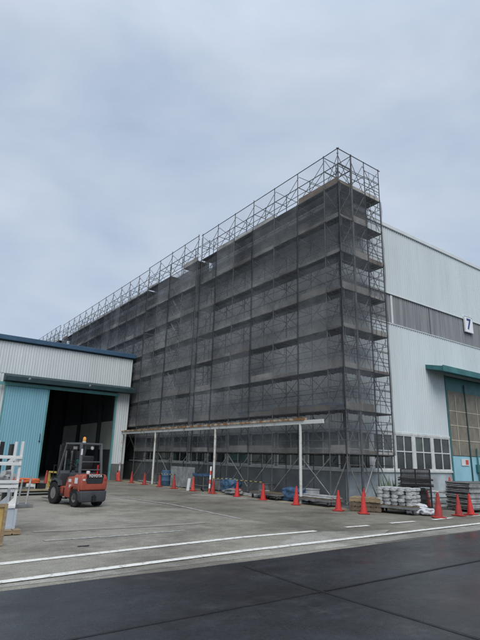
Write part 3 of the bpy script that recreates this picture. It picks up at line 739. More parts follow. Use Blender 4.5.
# steering
c = MB(); c.tube((-.02, 1.86, 1.05), (-.02, 1.62, 1.32), .03, 8); stc = P2(c, 'steering_column', 'black', smooth=True)
c = MB(); q = []
cen = Vector((-.02, 1.61, 1.335)); ax = Vector((0, -.66, .75)).normalized(); u_ = ax.orthogonal().normalized(); w_ = ax.cross(u_)
ring = [cen+(u_*math.cos(a)+w_*math.sin(a))*.17 for a in [2*math.pi*k/18 for k in range(18)]]
for k in range(18): c.tube(ring[k], ring[(k+1) % 18], .016, 6)
for k in (0, 6, 12): c.tube(cen, ring[k], .012, 5)
P2(c, 'steering_wheel', 'black', stc, smooth=True)
c = MB()
for x in (.2, .26, .32): c.tube((x, 1.85, 1.05), (x, 1.74, 1.32), .01, 6); c.lathe([(.012, -.02), (.024, 0), (.012, .025)], (x, 1.735, 1.335), 8)
P2(c, 'control_lever', 'black')
# overhead guard
ZG = 2.04
for s in (-1, 1):
    c = MB(); c.bar((s*.47, .36, 1.0), (s*.45, .50, ZG-.02), .085, .09, (0, 1, 0)); P2(c, 'guard_pillar', 'guard', bevel=.01)
    c = MB(); c.bar((s*.46, 2.02, .95), (s*.45, 1.60, ZG-.02), .07, .08, (0, 1, 0)); P2(c, 'guard_pillar', 'guard', bevel=.01)
c = MB()
for s in (-1, 1): c.bar((s*.45, .46, ZG), (s*.45, 1.66, ZG), .07, .06)
for y in (.48, 1.63): c.bar((-.41, y, ZG+.001), (.41, y, ZG+.001), .07, .055)
for k in range(7): c.bar((-.41, .65+.14*k, ZG), (.41, .65+.14*k, ZG), .018, .05)
P2(c, 'guard_roof', 'guard', bevel=.006)
c = MB(); c.bar((-.42, .41, 1.44), (.42, .41, 1.44), .03, .035); c.bar((-.42, .38, 1.18), (.42, .38, 1.18), .03, .03); P2(c, 'rear_crossbar', 'guard')
c = MB(); c.box((-.512, .385, 1.62), (-.43, .392, 1.86)) if False else c.box((-.495, .40, 1.66), (-.415, .405, 1.86)); P2(c, 'paper_tag', 'white')
# beacon
c = MB(); c.lathe([(.07, 0), (.07, .045), (.05, .05)], (-.33, .52, ZG+.03), 14); bc = P2(c, 'beacon', 'clearlens', smooth=True)
c = MB(); c.lathe([(.062, .051), (.066, .07), (.062, .15), (.045, .185), (.012, .195)], (-.33, .52, ZG+.03), 16); P2(c, 'beacon_lens', 'amber', bc, smooth=True)
# lamp and mirror under the roof
c = MB(); c.lathe([(.02, -.04), (.06, -.02), (.065, .02), (.055, .03)], (.08, .55, 1.90), 14, 'Y'); P2(c, 'work_lamp', 'clearlens', smooth=True)
c = MB(); c.box((-.15, 1.58, 1.85), (.02, 1.60, 1.95)); P2(c, 'mirror', 'silver')
c = MB(); c.lathe([(.03, -.06), (.07, -.05), (.075, .02), (.05, .04)], (-.12, .34, 1.10), 14, 'Z'); P2(c, 'cleaner_cap', 'white', smooth=True)
c = MB(); c.tube((.34, .42, 1.0), (.34, .42, 1.34), .035, 10); P2(c, 'exhaust_pipe', 'redlens', smooth=True)
c = MB(); c.tube((-.47, 1.55, 1.75), (-.64, 1.62, 1.68), .01, 6); c.box((-.70, 1.60, 1.55), (-.60, 1.62, 1.78)); P2(c, 'side_mirror', 'black')
# mast, carriage, forks
mast = None
for s in (-1, 1):
    c = MB(); c.box((s*.33-.045, 2.16, .12), (s*.33+.045, 2.30, 2.0)); c.box((s*.24-.03, 2.19, .14), (s*.24+.03, 2.33, 2.04)); P2(c, 'mast_upright', 'black')
for z in (.4, 1.25, 1.93):
    c = MB(); c.box((-.284, 2.2, z), (.284, 2.25, z+.08)); P2(c, 'mast_crossbar', 'black')
c = MB(); c.tube((-.13, 2.16, .2), (-.13, 2.16, 1.8), .035, 8); c.tube((.13, 2.16, .2), (.13, 2.16, 1.8), .035, 8); P2(c, 'lift_cylinder', 'silver_dk')
for x in (-.05, .03, .08):
    c = MB(); pts = [Vector((x, 2.15, .3)), Vector((x+.01, 2.12, 1.0)), Vector((x, 2.14, 1.7)), Vector((x, 2.22, 1.97))]
    for a, b in zip(pts[:-1], pts[1:]): c.tube(a, b, .014, 6)
    P2(c, 'hydraulic_hose', 'rubber', smooth=True)
c = MB(); c.box((-.52, 2.35, .25), (.52, 2.40, .36)); c.box((-.52, 2.35, .62), (.52, 2.40, .72))
for k in range(7): c.box((-.48+.16*k-.012, 2.36, .721), (-.48+.16*k+.012, 2.385, 1.25))
c.box((-.5, 2.355, 1.251), (.5, 2.39, 1.29)); P2(c, 'load_carriage', 'black')
for s in (-1, 1):
    c = MB(); c.prism([(2.402, .10), (2.402, .72), (2.45, .72), (2.46, .145), (3.45, .115), (3.45, .10)], min(s*.2, s*.31), max(s*.2, s*.31), 'X'); P2(c, 'fork', 'fork_grey')
def wheel(x, y, r, w, rimr):
    x *= FX; y *= FY; w *= .9
    c = MB(); c.lathe([(rimr, -w/2), (r-.03, -w/2), (r, -w/2+.035), (r, w/2-.035), (r-.03, w/2), (rimr, w/2), (rimr, -w/2)], (x, y, r), 28, 'X', False); t = P2(c, 'wheel', 'rubber', smooth=True)
    c = MB(); c.lathe([(rimr-.002, -w/2+.012), (rimr-.02, -w/2+.014), (rimr-.04, -w/2+.05), (.06, -w/2+.045), (.055, -w/2+.005), (.055, w/2-.005), (.06, w/2-.045), (rimr-.04, w/2-.05), (rimr-.02, w/2-.014), (rimr-.002, w/2-.012)], (x, y, r), 20, 'X'); P2(c, 'rim', 'rim', t, smooth=True)
    c = MB()
    for k in range(26):
        a = 2*math.pi*k/26
        for s in (-1, 1):
            p = Vector((x+s*w*.27, y+math.cos(a)*(r-.004), r+math.sin(a)*(r-.004)))
            if p.z > .02: c.bar(p+Vector((-w*.2, 0, 0)), p+Vector((w*.2, math.cos(a+.12*s)*0, 0)), .05, .022, (0, math.cos(a), math.sin(a)))
    P2(c, 'tread', 'rubber', t)
wheel(-.46, .46, .285, .20, .15); wheel(.46, .46, .285, .20, .15); wheel(-.48, 2.0, .36, .24, .2); wheel(.48, 2.0, .36, .24, .2)

# ------------------------------------------------------------------ generic yard gear
def pallet(name, label, loc, rz, w, d, h, m, group=None):
    t = thing(name, label, 'pallet', loc, rz, group)
    n = max(3, int(w/.17))
    for zt in (h-.022, 0.01):
        b = MB()
        for k in range(n): b.box((-w/2+k*w/n+.012, -d/2, zt), (-w/2+(k+1)*w/n-.012, d/2, zt+.021))
        b.build('deck_boards', m, t)
    for y in (-d/2+.05, 0, d/2-.05):
        b = MB(); b.box((-w/2, y-.045, .032), (w/2, y+.045, h-.023)); b.build('stringer', m, t)
    return t
def caster(t, x, y, r=.06):
    c = MB(); c.lathe([(r*.6, -.02), (r, -.015), (r, .015), (r*.6, .02)], (x, y, r+.01), 12, 'X'); w = c.build('caster', 'rubber', t, smooth=True)
    c = MB(); c.box((x-.035, y-.03, r+.01), (x-.025, y+.03, 2*r+.05)); c.box((x+.025, y-.03, r+.01), (x+.035, y+.03, 2*r+.05)); c.box((x-.045, y-.045, 2*r+.045), (x+.045, y+.045, 2*r+.055)); c.build('fork', 'silver_dk', w)
def flat_trolley(name, label, loc, rz, w, d, m='silver_dk', deckm='wood_dark', handle=False):
    t = thing(name, label, 'trolley', loc, rz)
    f = MB()
    for y in (-d/2, d/2-.06): f.box((-w/2, y, .18), (w/2, y+.06, .26))
    for x in (-w/2, w/2-.06, -.03): f.box((x+.001, -d/2+.061, .185), (x+.059, d/2-.061, .255))
    f.build('frame', m, t)
    b = MB()
    n = max(3, int(w/.2))
    for k in range(n): b.box((-w/2+k*w/n+.006, -d/2+.01, .262), (-w/2+(k+1)*w/n-.006, d/2-.01, .285))
    b.build('bed', deckm, t)
    for sx in (-1, 1):
        for sy in (-1, 1): caster(t, sx*(w/2-.12), sy*(d/2-.1))
    if handle:
        h = MB(); x = w/2-.03
        for y in (-d/2+.05, d/2-.05): h.tube((x, y, .26), (x, y, .95), .018, 6)
        h.tube((x, -d/2+.05, .95), (x, d/2-.05, .95), .018, 6); h.tube((x, -d/2+.05, .62), (x, d/2-.05, .62), .014, 6); h.build('handle', m, t)
    return t
def lump(name, label, cat, m, loc, sx, sy, sz, seed, group=None, rough=.28, sub=3, power=3.):
    """sagging covered heap: a rounded box with folds"""
    import bmesh
    bm = bmesh.new(); bmesh.ops.create_icosphere(bm, subdivisions=sub+1, radius=1)
    for v in bm.verts:
        p = v.co.copy(); k = (abs(p.x)**power+abs(p.y)**power+abs(p.z)**power)**(-1/power); p *= k
        q = p*1.7+Vector((seed*3.7, seed*1.9, 0)); p *= 1+rough*noise.noise(q)+rough*.5*noise.noise(q*2.7)
        v.co = Vector((p.x*sx, p.y*sy, max(0, (p.z+1)*.5)*sz))
    me = bpy.data.meshes.new(name); bm.to_mesh(me); bm.free(); me.shade_smooth(); me.materials.append(M[m])
    o = bpy.data.objects.new(name, me); COL.objects.link(o); o.location = loc
    return tag(o, label, cat, group)

# --- right-hand heap by the scaffold corner
pallet('wooden_pallet', 'lower of two brown wooden pallets stacked at the scaffold corner', (15.0, 12.5, .012), math.radians(-58), 1.1, 1.0, .15, 'wood_dark', 'wooden pallets at the corner')
pallet('wooden_pallet', 'middle brown wooden pallet of the stack at the scaffold corner', (15.02, 12.52, .165), math.radians(-56), 1.1, 1.0, .15, 'wood_dark', 'wooden pallets at the corner')
pallet('wooden_pallet', 'topmost lighter wooden pallet of the stack at the scaffold corner', (15.0, 12.5, .318), math.radians(-60), 1.1, 1.0, .15, 'wood', 'wooden pallets at the corner')
RT = math.radians(-77)
flat_trolley('flat_trolley', 'low steel trolley carrying the stacked white wrapped bundles', (15.42, 11.42, .004), RT, 1.5, .85)
def bundle_mesh(seed):
    mb = MB(); w, d, h = .245, .78, .115
    nx, ny = 4, 8
    ring = []
    for j in range(ny+1):
        y = -d/2+d*j/ny; r = []
        for k in range(16):
            a = 2*math.pi*(k+.5)/16; cx_, cz = math.cos(a), math.sin(a)
            e = (abs(cx_)**9+abs(cz)**9)**(-1/9); q = Vector((cx_, y*6, cz+seed*5))
            pinch = .95 if j in (0, ny) else (.96 if j in (2, 6) else 1)
            s = pinch*(1+.05*noise.noise(q*2)); r.append(len(mb.v)); mb.v.append((cx_*e*w/2*s, y, h/2+cz*e*h/2*s))
        ring.append(r)
    for j in range(ny):
        for k in range(16): mb.f.append((ring[j][k], ring[j][(k+1) % 16], ring[j+1][(k+1) % 16], ring[j+1][k]))
    mb.f.append(tuple(ring[0])); mb.f.append(tuple(ring[-1])[::-1])
    return mb
rows = ['bottom', 'second', 'third', 'fourth', 'top']
protos = [bundle_mesh(k).build('wrapped_bundle', 'wrap', None, smooth=True) for k in range(4)]
ct, sn = math.cos(RT), math.sin(RT); used = 0
for r in range(5):
    for k in range(5):
        lx = -.52+.26*k+random.uniform(-.015, .015); ly = random.uniform(-.06, .06)
        if used < 4: o = protos[used]
        else: o = protos[(r*5+k*3) % 4].copy(); COL.objects.link(o)
        used += 1
        o.location = (15.42+lx*ct-ly*sn, 11.42+lx*sn+ly*ct, .292+r*.118); o.rotation_euler = (0, random.uniform(-.03, .03), RT+random.uniform(-.10, .10))
        tag(o, 'white plastic-wrapped bundle in the %s row of the stack on the low trolley' % rows[r], 'bundle', 'white bundles on the low trolley')
# white sacks lying beside
for k, (x, y, z, s, lab) in enumerate([(15.62, 10.92, .012, 1., 'white sack lying on the ground right of the bundle stack'), (15.85, 10.6, .012, .95, 'white sack lying before the dark wire cage'), (15.80, 10.82, .17, .8, 'small white sack lying on top of the two others')]):
    lump('sack', lab, 'sack', 'sack', (x, y, z), .30*s, .24*s, .24*s, k+2, 'white sacks by the wire cage', .25)
# wire cage trolley with dark load
RC = math.radians(-55)
cg = thing('cage_trolley', 'tall dark wire cage trolley filled with dirty load behind the cones', 'cage trolley', (16.25, 11.25, .008), RC)
W, D, HC = 1.0, .75, 1.50
f = MB(); f.box((-W/2, -D/2, .16), (W/2, D/2, .22)); f.build('floor_panel', 'cage', cg)
for sx in (-1, 1):
    for sy in (-1, 1): caster(cg, sx*(W/2-.1), sy*(D/2-.1), .055)
for sy in (-1, 1):
    f = MB(); y = sy*D/2
    for x in (-W/2, 0, W/2): f.tube((x, y, .22), (x, y, HC), .018, 6)
    for z in (.5, .8, 1.1, HC): f.tube((-W/2, y, z), (W/2, y, z), .014, 6)
    for k in range(1, 17):
        f.tube((-W/2+W*k/17, y, .22), (-W/2+W*k/17, y, HC), .005, 4)
    for k in range(1, 14): f.tube((-W/2, y, .22+.086*k), (W/2, y, .22+.086*k), .004, 4)
    f.build('side_grid', 'cage', cg)
for sx in (-1, 1):
    f = MB(); x = sx*W/2
    for z in (.5, .8, 1.1, HC): f.tube((x, -D/2, z), (x, D/2, z), .014, 6)
    for k in range(1, 11): f.tube((x, -D/2+D*k/11, .22), (x, -D/2+D*k/11, HC), .005, 4)
    f.build('end_grid', 'cage', cg)
lump('waste_heap', 'dark dirty bundle of material inside the wire cage', 'load', 'junk', (16.25, 11.25, .235), .40, .30, .66, 3, rough=.3)
for k, (z, dx, dz) in enumerate(((.90, .0, .05), (1.0, .05, .0), (1.12, -.06, .03), (1.2, .04, -.02))):
    b = MB(); b.tube((-.62, -.2+.1*k, z), (.60, -.22+.12*k+dx, z+dz), .032, 8); b.tube((-.55, .2-.08*k, z+.03), (.52, .1-.05*k, z+.06), .026, 8)
    o = b.build('pipe_pair', 'silver_dk' if k % 2 else 'cage', None, smooth=True); o.location = (16.25, 11.25, 0); o.rotation_euler = (0, 0, RC)
    tag(o, ['dull pipes lying lowest across the top of the wire cage', 'dark pipes second from the bottom across the wire cage', 'dull pipes third from the bottom across the wire cage', 'dark pipes lying uppermost across the wire cage'][0 if k == 0 else k], 'pipes', 'pipes across the wire cage')
for sy in (-1, 1):
    net_sheet(-W/2, W/2, .95, HC+.02, lambda u, v, z, sy=sy: (u, sy*(D/2+.03)+v*.6, z), .05, 8, 5, 3+sy).build('cover_net', 'net_cover', cg, smooth=True)
# weeds growing behind the bundles
wb = MB()
for k in range(150):
    a = random.uniform(0, 6.28); r = random.uniform(.0, .75); x, y = r*math.cos(a)*.55, r*math.sin(a)*1.15; h = random.uniform(.6, 1.35)*(1-.3*r); ln = random.uniform(.1, .5)
    dx, dy = random.uniform(-1, 1)*ln, random.uniform(-1, 1)*ln; w = random.uniform(.012, .03); px = Vector((-dy, dx, 0)).normalized()*w if abs(dx)+abs(dy) > 1e-3 else Vector((w, 0, 0))
    p0 = Vector((x, y, 0)); p1 = Vector((x+dx*.35, y+dy*.35, h*.7)); p2 = Vector((x+dx, y+dy, h))
    wb.quad(p0-px*.5, p0+px*.5, p1+px, p1-px); wb.quad(p1-px, p1+px, p2)
o = wb.build('weed_clump', 'leaf'); o.location = (16.6, 12.55, .012); tag(o, 'tuft of long green weeds growing behind the white bundles', 'weeds')

# steel planks and racks at the far right
def plank_stack(label, loc, rz, n, w, L, group):
    t = thing('plank_bundle', label, 'plank bundle', loc, rz, group)
    b = MB(); b.box((-L*.35, -w/2-.02, .0), (-L*.35+.09, w/2+.02, .089)); b.box((L*.3, -w/2-.02, .0), (L*.3+.09, w/2+.02, .089)); b.build('bearer', 'wood_dark', t)
    for k in range(n):
        p = MB(); o_ = random.uniform(-.04, .04); z = .09+k*.062
        p.box((-L/2+o_, -w/2+random.uniform(-.02, .02), z), (L/2+o_, w/2, z+.03)); p.box((-L/2+o_, -w/2, z+.0302), (L/2+o_, -w/2+.03, z+.055)); p.box((-L/2+o_, w/2-.03, z+.0302), (L/2+o_, w/2, z+.055)); p.build('plank', 'silver' if k % 3 else 'silver_dk', t)
    return t
plank_stack('tall bundle of silver steel scaffold planks at the right edge by the blue door', (20.2, 10.75, .004), math.radians(-8), 16, 1.1, 3.4, 'stacked steel scaffold planks')
if 0: plank_stack('low bundle of dull steel planks lying behind the two rightmost cones', (18.35, 11.0, .004), math.radians(-72), 6, .5, 1.8, 'stacked steel scaffold planks')
rk = thing('steel_rack', 'low silver pipe rack behind the cones under the light blue door', 'rack', (19.35, 11.75, .008), math.radians(-10))
f = MB()
for x in (-1.25, -.4, .4, 1.25):
    for y in (-.35, .35): f.tube((x, y, 0), (x, y, .62), .025, 6)
f.build('post', 'silver', rk)
f = MB()
for z in (.16, .38, .60):
    for y in (-.35, .35): f.bar((-1.35, y*1.08, z), (1.35, y*1.08, z), .05, .05)
f.build('rail', 'silver', rk)
f = MB()
for k in range(7): f.tube((-1.45, -.3+.1*k, .655+.01*(k % 2)), (1.2+.05*k, -.3+.1*k, .655), .024, 8)
f.build('pipe_layer', 'silver', rk)

# --- along the foot of the scaffold
flat_trolley('flat_trolley', 'low flat steel trolley loaded with pipes right of the nearest white post', (14.75, 14.75, .008), math.radians(92), 1.9, .9, 'silver_dk')
lb = MB()
for k in range(6): lb.tube((-.95+random.uniform(-.1, .1), -.34+.13*k, .32), (.95+random.uniform(-.1, .1), -.34+.13*k+random.uniform(-.03, .03), .32), .026, 8)
for k in range(4): lb.tube((-.9, -.26+.14*k, .375), (.9+random.uniform(-.2, .2), -.24+.13*k, .375), .026, 8)
o = lb.build('pipe_bundle', 'silver', None, smooth=True); o.location = (14.75, 14.75, .0); o.rotation_euler = (0, 0, math.radians(92)); tag(o, 'bundle of steel pipes lying on the trolley right of the nearest white post', 'pipes')
flat_trolley('flat_trolley', 'low flat trolley left of the blue tarpaulin under the scaffold', (14.72, 17.75, .008), math.radians(90), 1.9, .85, 'silver_dk')
lump('blue_tarpaulin', 'crumpled blue tarpaulin covering a load beside the nearest white post', 'tarpaulin', 'tarp', (15.1, 16.5, .012), .34, .55, .55, 4, rough=.16, power=7., sub=4)
lump('blue_tarpaulin', 'smaller blue tarpaulin heap beside the second white post', 'tarpaulin', 'tarp', (15.05, 21.25, .012), .33, .5, .70, 7, rough=.16, power=7., sub=4)
lump('grey_cover', 'crumpled pale grey cover on the ground between two cones', 'cover', 'tarp_grey', (14.5, 20.3, .012), .30, .55, .26, 11, rough=.45)
tp = lump('blue_tarpaulin', 'blue tarpaulin folded on the second scaffold deck near the corner', 'tarpaulin', 'tarp', (15.35, 15.45, LV[1]+.005), .26, 1.7, .34, 5, rough=.35)
lump('blue_tarpaulin', 'thin blue tarpaulin along the second scaffold deck farther from the corner', 'tarpaulin', 'tarp', (15.33, 19.3, LV[1]+.005), .22, 1.5, .3, 8, rough=.4)
# grey panel fence and blue barrel
pn = thing('panel_fence', 'row of grey ribbed panels standing under the scaffold', 'fence', (14.62, 24.2, .012))
for k in range(3):
    p = MB(); corrugated(p, k*.9, k*.9+.87, .06, 1.15, lambda u, v, z: (-v, u, z), .12, .03); p.box((.002, k*.9, .06), (.03, k*.9+.87, 1.15)); p.build('panel', 'tarp_grey', pn)
    p = MB(); p.box((-.25, k*.9+.4, 0), (.3, k*.9+.46, .06)); p.build('foot', 'silver_dk', pn)
br = thing('barrel', 'blue plastic barrel left of the grey panel fence', 'barrel', (14.6, 28.0-.6, .012))
p = MB(); p.lathe([(.26, 0), (.29, .04), (.29, .28), (.305, .30), (.29, .32), (.29, .58), (.305, .60), (.29, .62), (.29, .86), (.25, .9)], (0, 0, 0), 24); p.build('body', 'tarp', br, smooth=True)
p = MB(); p.lathe([(.05, .9), (.05, .93)], (.12, 0, 0), 10); p.build('cap', 'black', br)
# hand cart with tray and a red-white pole
ht = thing('hand_cart', 'grey hand cart with a blue tray beside the cone with the white board', 'cart', (14.35, 22.85, .008), math.radians(90))
f = MB()
for x in (-.5, .5):
    for y in (-.28, .28): f.tube((x, y, .12), (x, y, .74), .018, 6)
for z in (.3, .74):
    for y in (-.28, .28): f.tube((-.5, y, z), (.5, y, z), .016, 6)
    for x in (-.5, .5): f.tube((x, -.28, z), (x, .28, z), .016, 6)
f.build('frame', 'silver_dk', ht)
f = MB(); f.box((-.55, -.32, .76), (.55, .32, .80)); f.box((-.55, -.32, .801), (.55, -.29, .88)); f.box((-.55, .29, .801), (.55, .32, .88)); f.build('tray', 'tarp', ht)
for sx in (-1, 1):
    for sy in (-1, 1): caster(ht, sx*.45, sy*.24, .06)
pl = thing('barrier_pole', 'red and white banded pole leaning on the hand cart', 'pole', (14.0, 21.75, .012))
for k in range(6):
    p = MB(); a = Vector((-.1, -.25, 0)); b = Vector((.2, .12, 1.25)); p.tube(a+(b-a)*(k/6), a+(b-a)*((k+1)/6-.002), .045, 10); p.build('band', 'white' if k % 2 else 'red', pl, smooth=True)
wb_ = MB(); wb_.box((-.02, -.10, 0), (.0, .10, .62)); o = wb_.build('white_board', 'white', None, bevel=.004); o.location = (13.68, 23.22, .012); o.rotation_euler = (0, math.radians(8), .2); tag(o, 'small white board leaning against a red cone', 'board')
# crates and clutter in the shade of the scaffold
for k, (x, y, s, m, lab) in enumerate([(15.5, 18.9, .5, 'silver_dk', 'dull steel crate in the shade behind the middle striped bar cone'), (15.45, 15.9, .45, 'white', 'pale box standing under the scaffold near the corner'), (15.5, 23.0, .5, 'tarp_grey', 'grey crate in the shade behind the hand cart'), (15.4, 30.2, .5, 'silver_dk', 'dull crate in the shade behind the cones near the warehouse')]):
    t = thing('crate', lab, 'crate', (x, y, .012), random.uniform(-.2, .2), 'crates under the scaffold')
    b = MB(); b.box((-s/2, -s*.7, .04), (s/2, s*.7, .05+s)); b.build('body', m, t, bevel=.015)
    b = MB(); b.box((-s/2-.02, -s*.7-.02, .052+s), (s/2+.02, s*.7+.02, .09+s)); b.build('lid', m, t, bevel=.01)
    b = MB(); b.box((-s/2, -s*.6, 0), (s/2, -s*.5, .039)); b.box((-s/2, s*.5, 0), (s/2, s*.6, .039)); b.build('skid', 'wood_dark', t)

for (x, y, n, L_, rz, m_, lab) in [(14.9, 19.5, 7, 1.6, 92, 'silver', 'heap of steel pipes on the ground behind the middle striped bar cone'), (14.8, 26.3, 5, 2.2, 88, 'silver_dk', 'dull pipes lying on the ground behind the blue barrel'), (15.0, 30.6, 6, 2.4, 90, 'silver', 'steel pipes lying on the ground near the warehouse corner'), (15.6, 13.0, 4, .9, 60, 'silver_dk', 'short pipes lying behind the wooden pallets')]:
    b = MB()
    for k in range(n): b.tube((-L_/2+random.uniform(-.15, .15), -.3+.6*k/n, .03+.05*(k % 2)), (L_/2+random.uniform(-.15, .15), -.3+.6*k/n+random.uniform(-.08, .08), .03+.06*(k % 3 > 1)), .025, 8)
    o = b.build('pipe_heap', m_, None, smooth=True); o.location = (x, y, .014); o.rotation_euler = (0, 0, math.radians(rz)); tag(o, lab, 'pipes', 'pipes under the scaffold')
for (x, y, s_, m_, lab) in [(14.75, 20.35, .30, 'red', 'small red box on the ground beside the pale grey cover'), (15.1, 18.6, .34, 'silver', 'small pale box in front of the dull crate behind the striped bar'), (14.9, 25.7, .32, 'tarp', 'small blue box between the barrel and the panel fence')]:
    t = thing('toolbox', lab, 'box', (x, y, .014), random.uniform(-.4, .4), 'small boxes under the scaffold')
    MB().box((-s_*.5, -s_*.7, 0), (s_*.5, s_*.7, s_*.8)).build('body', m_, t, bevel=.012)
    MB().box((-s_*.53, -s_*.73, s_*.802), (s_*.53, s_*.73, s_*.92)).build('lid', m_, t, bevel=.01)
    b = MB(); b.tube((0, -s_*.25, s_*.92), (0, -s_*.25, s_*1.1), .012, 6); b.tube((0, s_*.25, s_*.92), (0, s_*.25, s_*1.1), .012, 6); b.tube((0, -s_*.27, s_*1.1), (0, s_*.27, s_*1.1), .014, 6); b.build('handle', 'black', t)

# ------------------------------------------------------------------ left foreground: white rack on pale box on pallet
pallet('wooden_pallet', 'weathered wooden pallet under the pale grey box at the left edge', (2.08, 12.25, .012), 0, 1.6, .95, .10, 'wood')
bx_ = thing('steel_box', 'pale grey-blue steel box on a pallet under the white rack', 'box', (2.02, 12.3, .114))
b = MB(); b.box((-.72, -.36, 0), (.72, .36, .40)); b.build('body', 'palebox', bx_, bevel=.012)
b = MB(); b.box((-.75, -.39, .0), (.75, -.362, .06)); b.box((-.75, -.39, .061), (-.70, -.362, .4)); b.box((.70, -.39, .061), (.75, -.362, .4)); b.build('edge_angle', 'palebox', bx_)
rk = thing('white_rack', 'white steel stacking rack with gusseted posts on the pale box', 'rack', (2.02, 12.3, .516))
ZR = 1.42
for x in (.68, .18, -.32, -.8):
    for y in (-.33, .33):
        b = MB(); b.box((x-.028, y-.028, 0), (x+.028, y+.028, ZR)); p = b.build('post', 'white', rk, bevel=.005)
        for za in (ZR-.52, .05):
            b = MB(); b.prism([(x-.028, za+.17), (x-.2, za), (x-.028, za)], y-.008, y+.008, 'Y'); b.build('gusset', 'white', p)
for z in (.05, .46, .56, .93, 1.07):
    b = MB()
    for y in (-.37, .37): b.box((-1.2, y-.02, z-.03), (.70, y+.02, z+.03))
    b.build('rail', 'white', rk, bevel=.004)
b = MB()
for z in (.5, 1.0):
    for x in (.68, .18, -.32): b.box((x-.02, -.349, z-.02), (x+.02, .349, z+.02))
b.build('crossbar', 'white', rk)
b = MB()
for x in (-.55, -.1, .35): b.tube((x, -.42, .74), (x+.3, .42, .74), .05, 10); b.tube((x+.1, -.30, .62), (x+.1, .40, .64), .05, 10)
o = b.build('roll_stock', 'silver', None, smooth=True); o.location = (2.02, 12.3, .516); tag(o, 'grey steel rolls lying on the rails of the white rack', 'steel rolls')
yb = thing('plywood_panel', 'yellow plywood panel standing at the bottom left edge', 'panel', (1.85, 10.55, .012), math.radians(8))
b = MB(); b.box((-.55, -.02, 0), (.42, .0, .72)); b.build('sheet', 'yellow_ply', yb)
b = MB(); b.box((.37, -.05, 0), (.43, -.021, .74)); b.box((-.55, -.05, .68), (.369, -.021, .74)); b.build('batten', 'wood', yb)
# dark rack of posts behind
dr = thing('post_rack', 'dark steel post rack standing behind the white rack by the blue door', 'rack', (2.6, 17.2, .012))
b = MB()
for k in range(6): b.box((-.9+.36*k, -.3, 0), (-.9+.36*k+.14, .1, 2.05-.06*(k % 3)))
b.build('post', 'black', dr)
b = MB()
for z in (.5, .95, 1.5): b.box((-1.1, -.36, z), (1.25, -.302, z+.09))
b.build('rail', 'silver', dr)
# loaded trolley between the rack and the forklift
ty = thing('yard_trolley', 'long low pale yellow flat trolley loaded with an orange bag behind the forklift', 'trolley', (6.0, 22.6, .012), math.radians(10))
b = MB(); b.box((-1.6, -.5, .17), (1.6, .5, .24)); b.build('bed', 'pale_ply', ty)
b = MB(); b.box((-1.5, -.4, .10), (1.5, -.32, .169)); b.box((-1.5, .32, .10), (1.5, .4, .169)); b.box((-1.6, -.31, .11), (-1.5, .31, .168)); b.build('frame', 'black', ty)
for sx in (-1, 1):
    for sy in (-1, 1):
        c = MB(); c.lathe([(.03, -.03), (.078, -.027), (.08, 0), (.078, .027), (.03, .03)], (sx*1.25, sy*.45, .08), 18, 'Y'); c.build('wheel', 'rubber', ty, smooth=True)
for x in (.55, 1.15):
    b = MB(); b.box((x, -.46, .241), (x+.08, -.39, .86)); b.box((x, .39, .241), (x+.08, .46, .86)); b.box((x, -.46, .861), (x+.08, .46, .93)); b.box((x+.01, -.389, .5), (x+.07, .389, .57)); b.build('end_frame', 'yellow', ty)
b = MB(); b.box((.631, -.45, .66), (1.149, -.41, .74)); b.build('side_bar', 'yellow', ty)
lump('orange_bag', 'flat orange bag lying on the cases on the yellow trolley', 'bag', 'orange', (5.3, 22.42, .47), .62, .32, .2, 3, None, .12, power=5.)
for k, x in enumerate((-1.35, -.95, -.5, -.05)):
    b = MB(); b.box((-.19, -.24, 0), (.19, .24, .22)); o = b.build('case', 'white' if k in (0, 2) else 'black', None, bevel=.02); o.location = (6.0+x*.985, 22.6+x*.174-.14, .255); o.rotation_euler = (0, 0, math.radians(10))
    tag(o, ['white case at the left end of the yellow trolley', 'black case between two white cases on the yellow trolley', 'white case between two black cases on the yellow trolley', 'black case nearest the yellow end frame on the trolley'][k], 'case', 'cases on the yellow trolley')
st_ = thing('steel_stand', 'grey steel stand of short rods behind the white rack', 'stand', (3.75, 17.6, .012), .1)
b = MB()
for k in range(5): b.tube((-.55+.26*k, -.3, .1), (-.5+.26*k, -.3, .95-.1*(k % 2)), .03, 8)
b.build('rod', 'silver', st_)
b = MB(); b.box((-.7, -.36, .0), (.7, .36, .09)); b.build('base', 'silver_dk', st_)
b = MB(); b.box((-.7, -.27, .55), (.7, -.22, .62)); b.build('rail', 'silver_dk', st_)
# things inside the doorway / by the corner
ex = thing('fire_extinguisher', 'red fire extinguisher standing at the warehouse corner', 'fire extinguisher', (14.2, 33.9, .012))
b = MB(); b.lathe([(.08, 0), (.085, .03), (.085, .42), (.05, .5), (.03, .52)], (0, 0, 0), 16); b.build('body', 'red', ex, smooth=True)
b = MB(); b.tube((0, 0, .52), (0, 0, .6), .02, 8); b.box((-.02, -.1, .60), (.02, .06, .63)); b.build('valve', 'black', ex)
mc = thing('machine', 'dark machine standing just inside the warehouse doorway', 'machine', (12.6, 37.5, .03))
b = MB(); b.box((-.8, -.5, 0), (.8, .5, 1.3)); b.build('body', 'teal', mc, bevel=.04)
b = MB(); b.box((-.5, -.3, 1.301), (.2, .3, 1.9)); b.build('head', 'fork_grey', mc, bevel=.04)

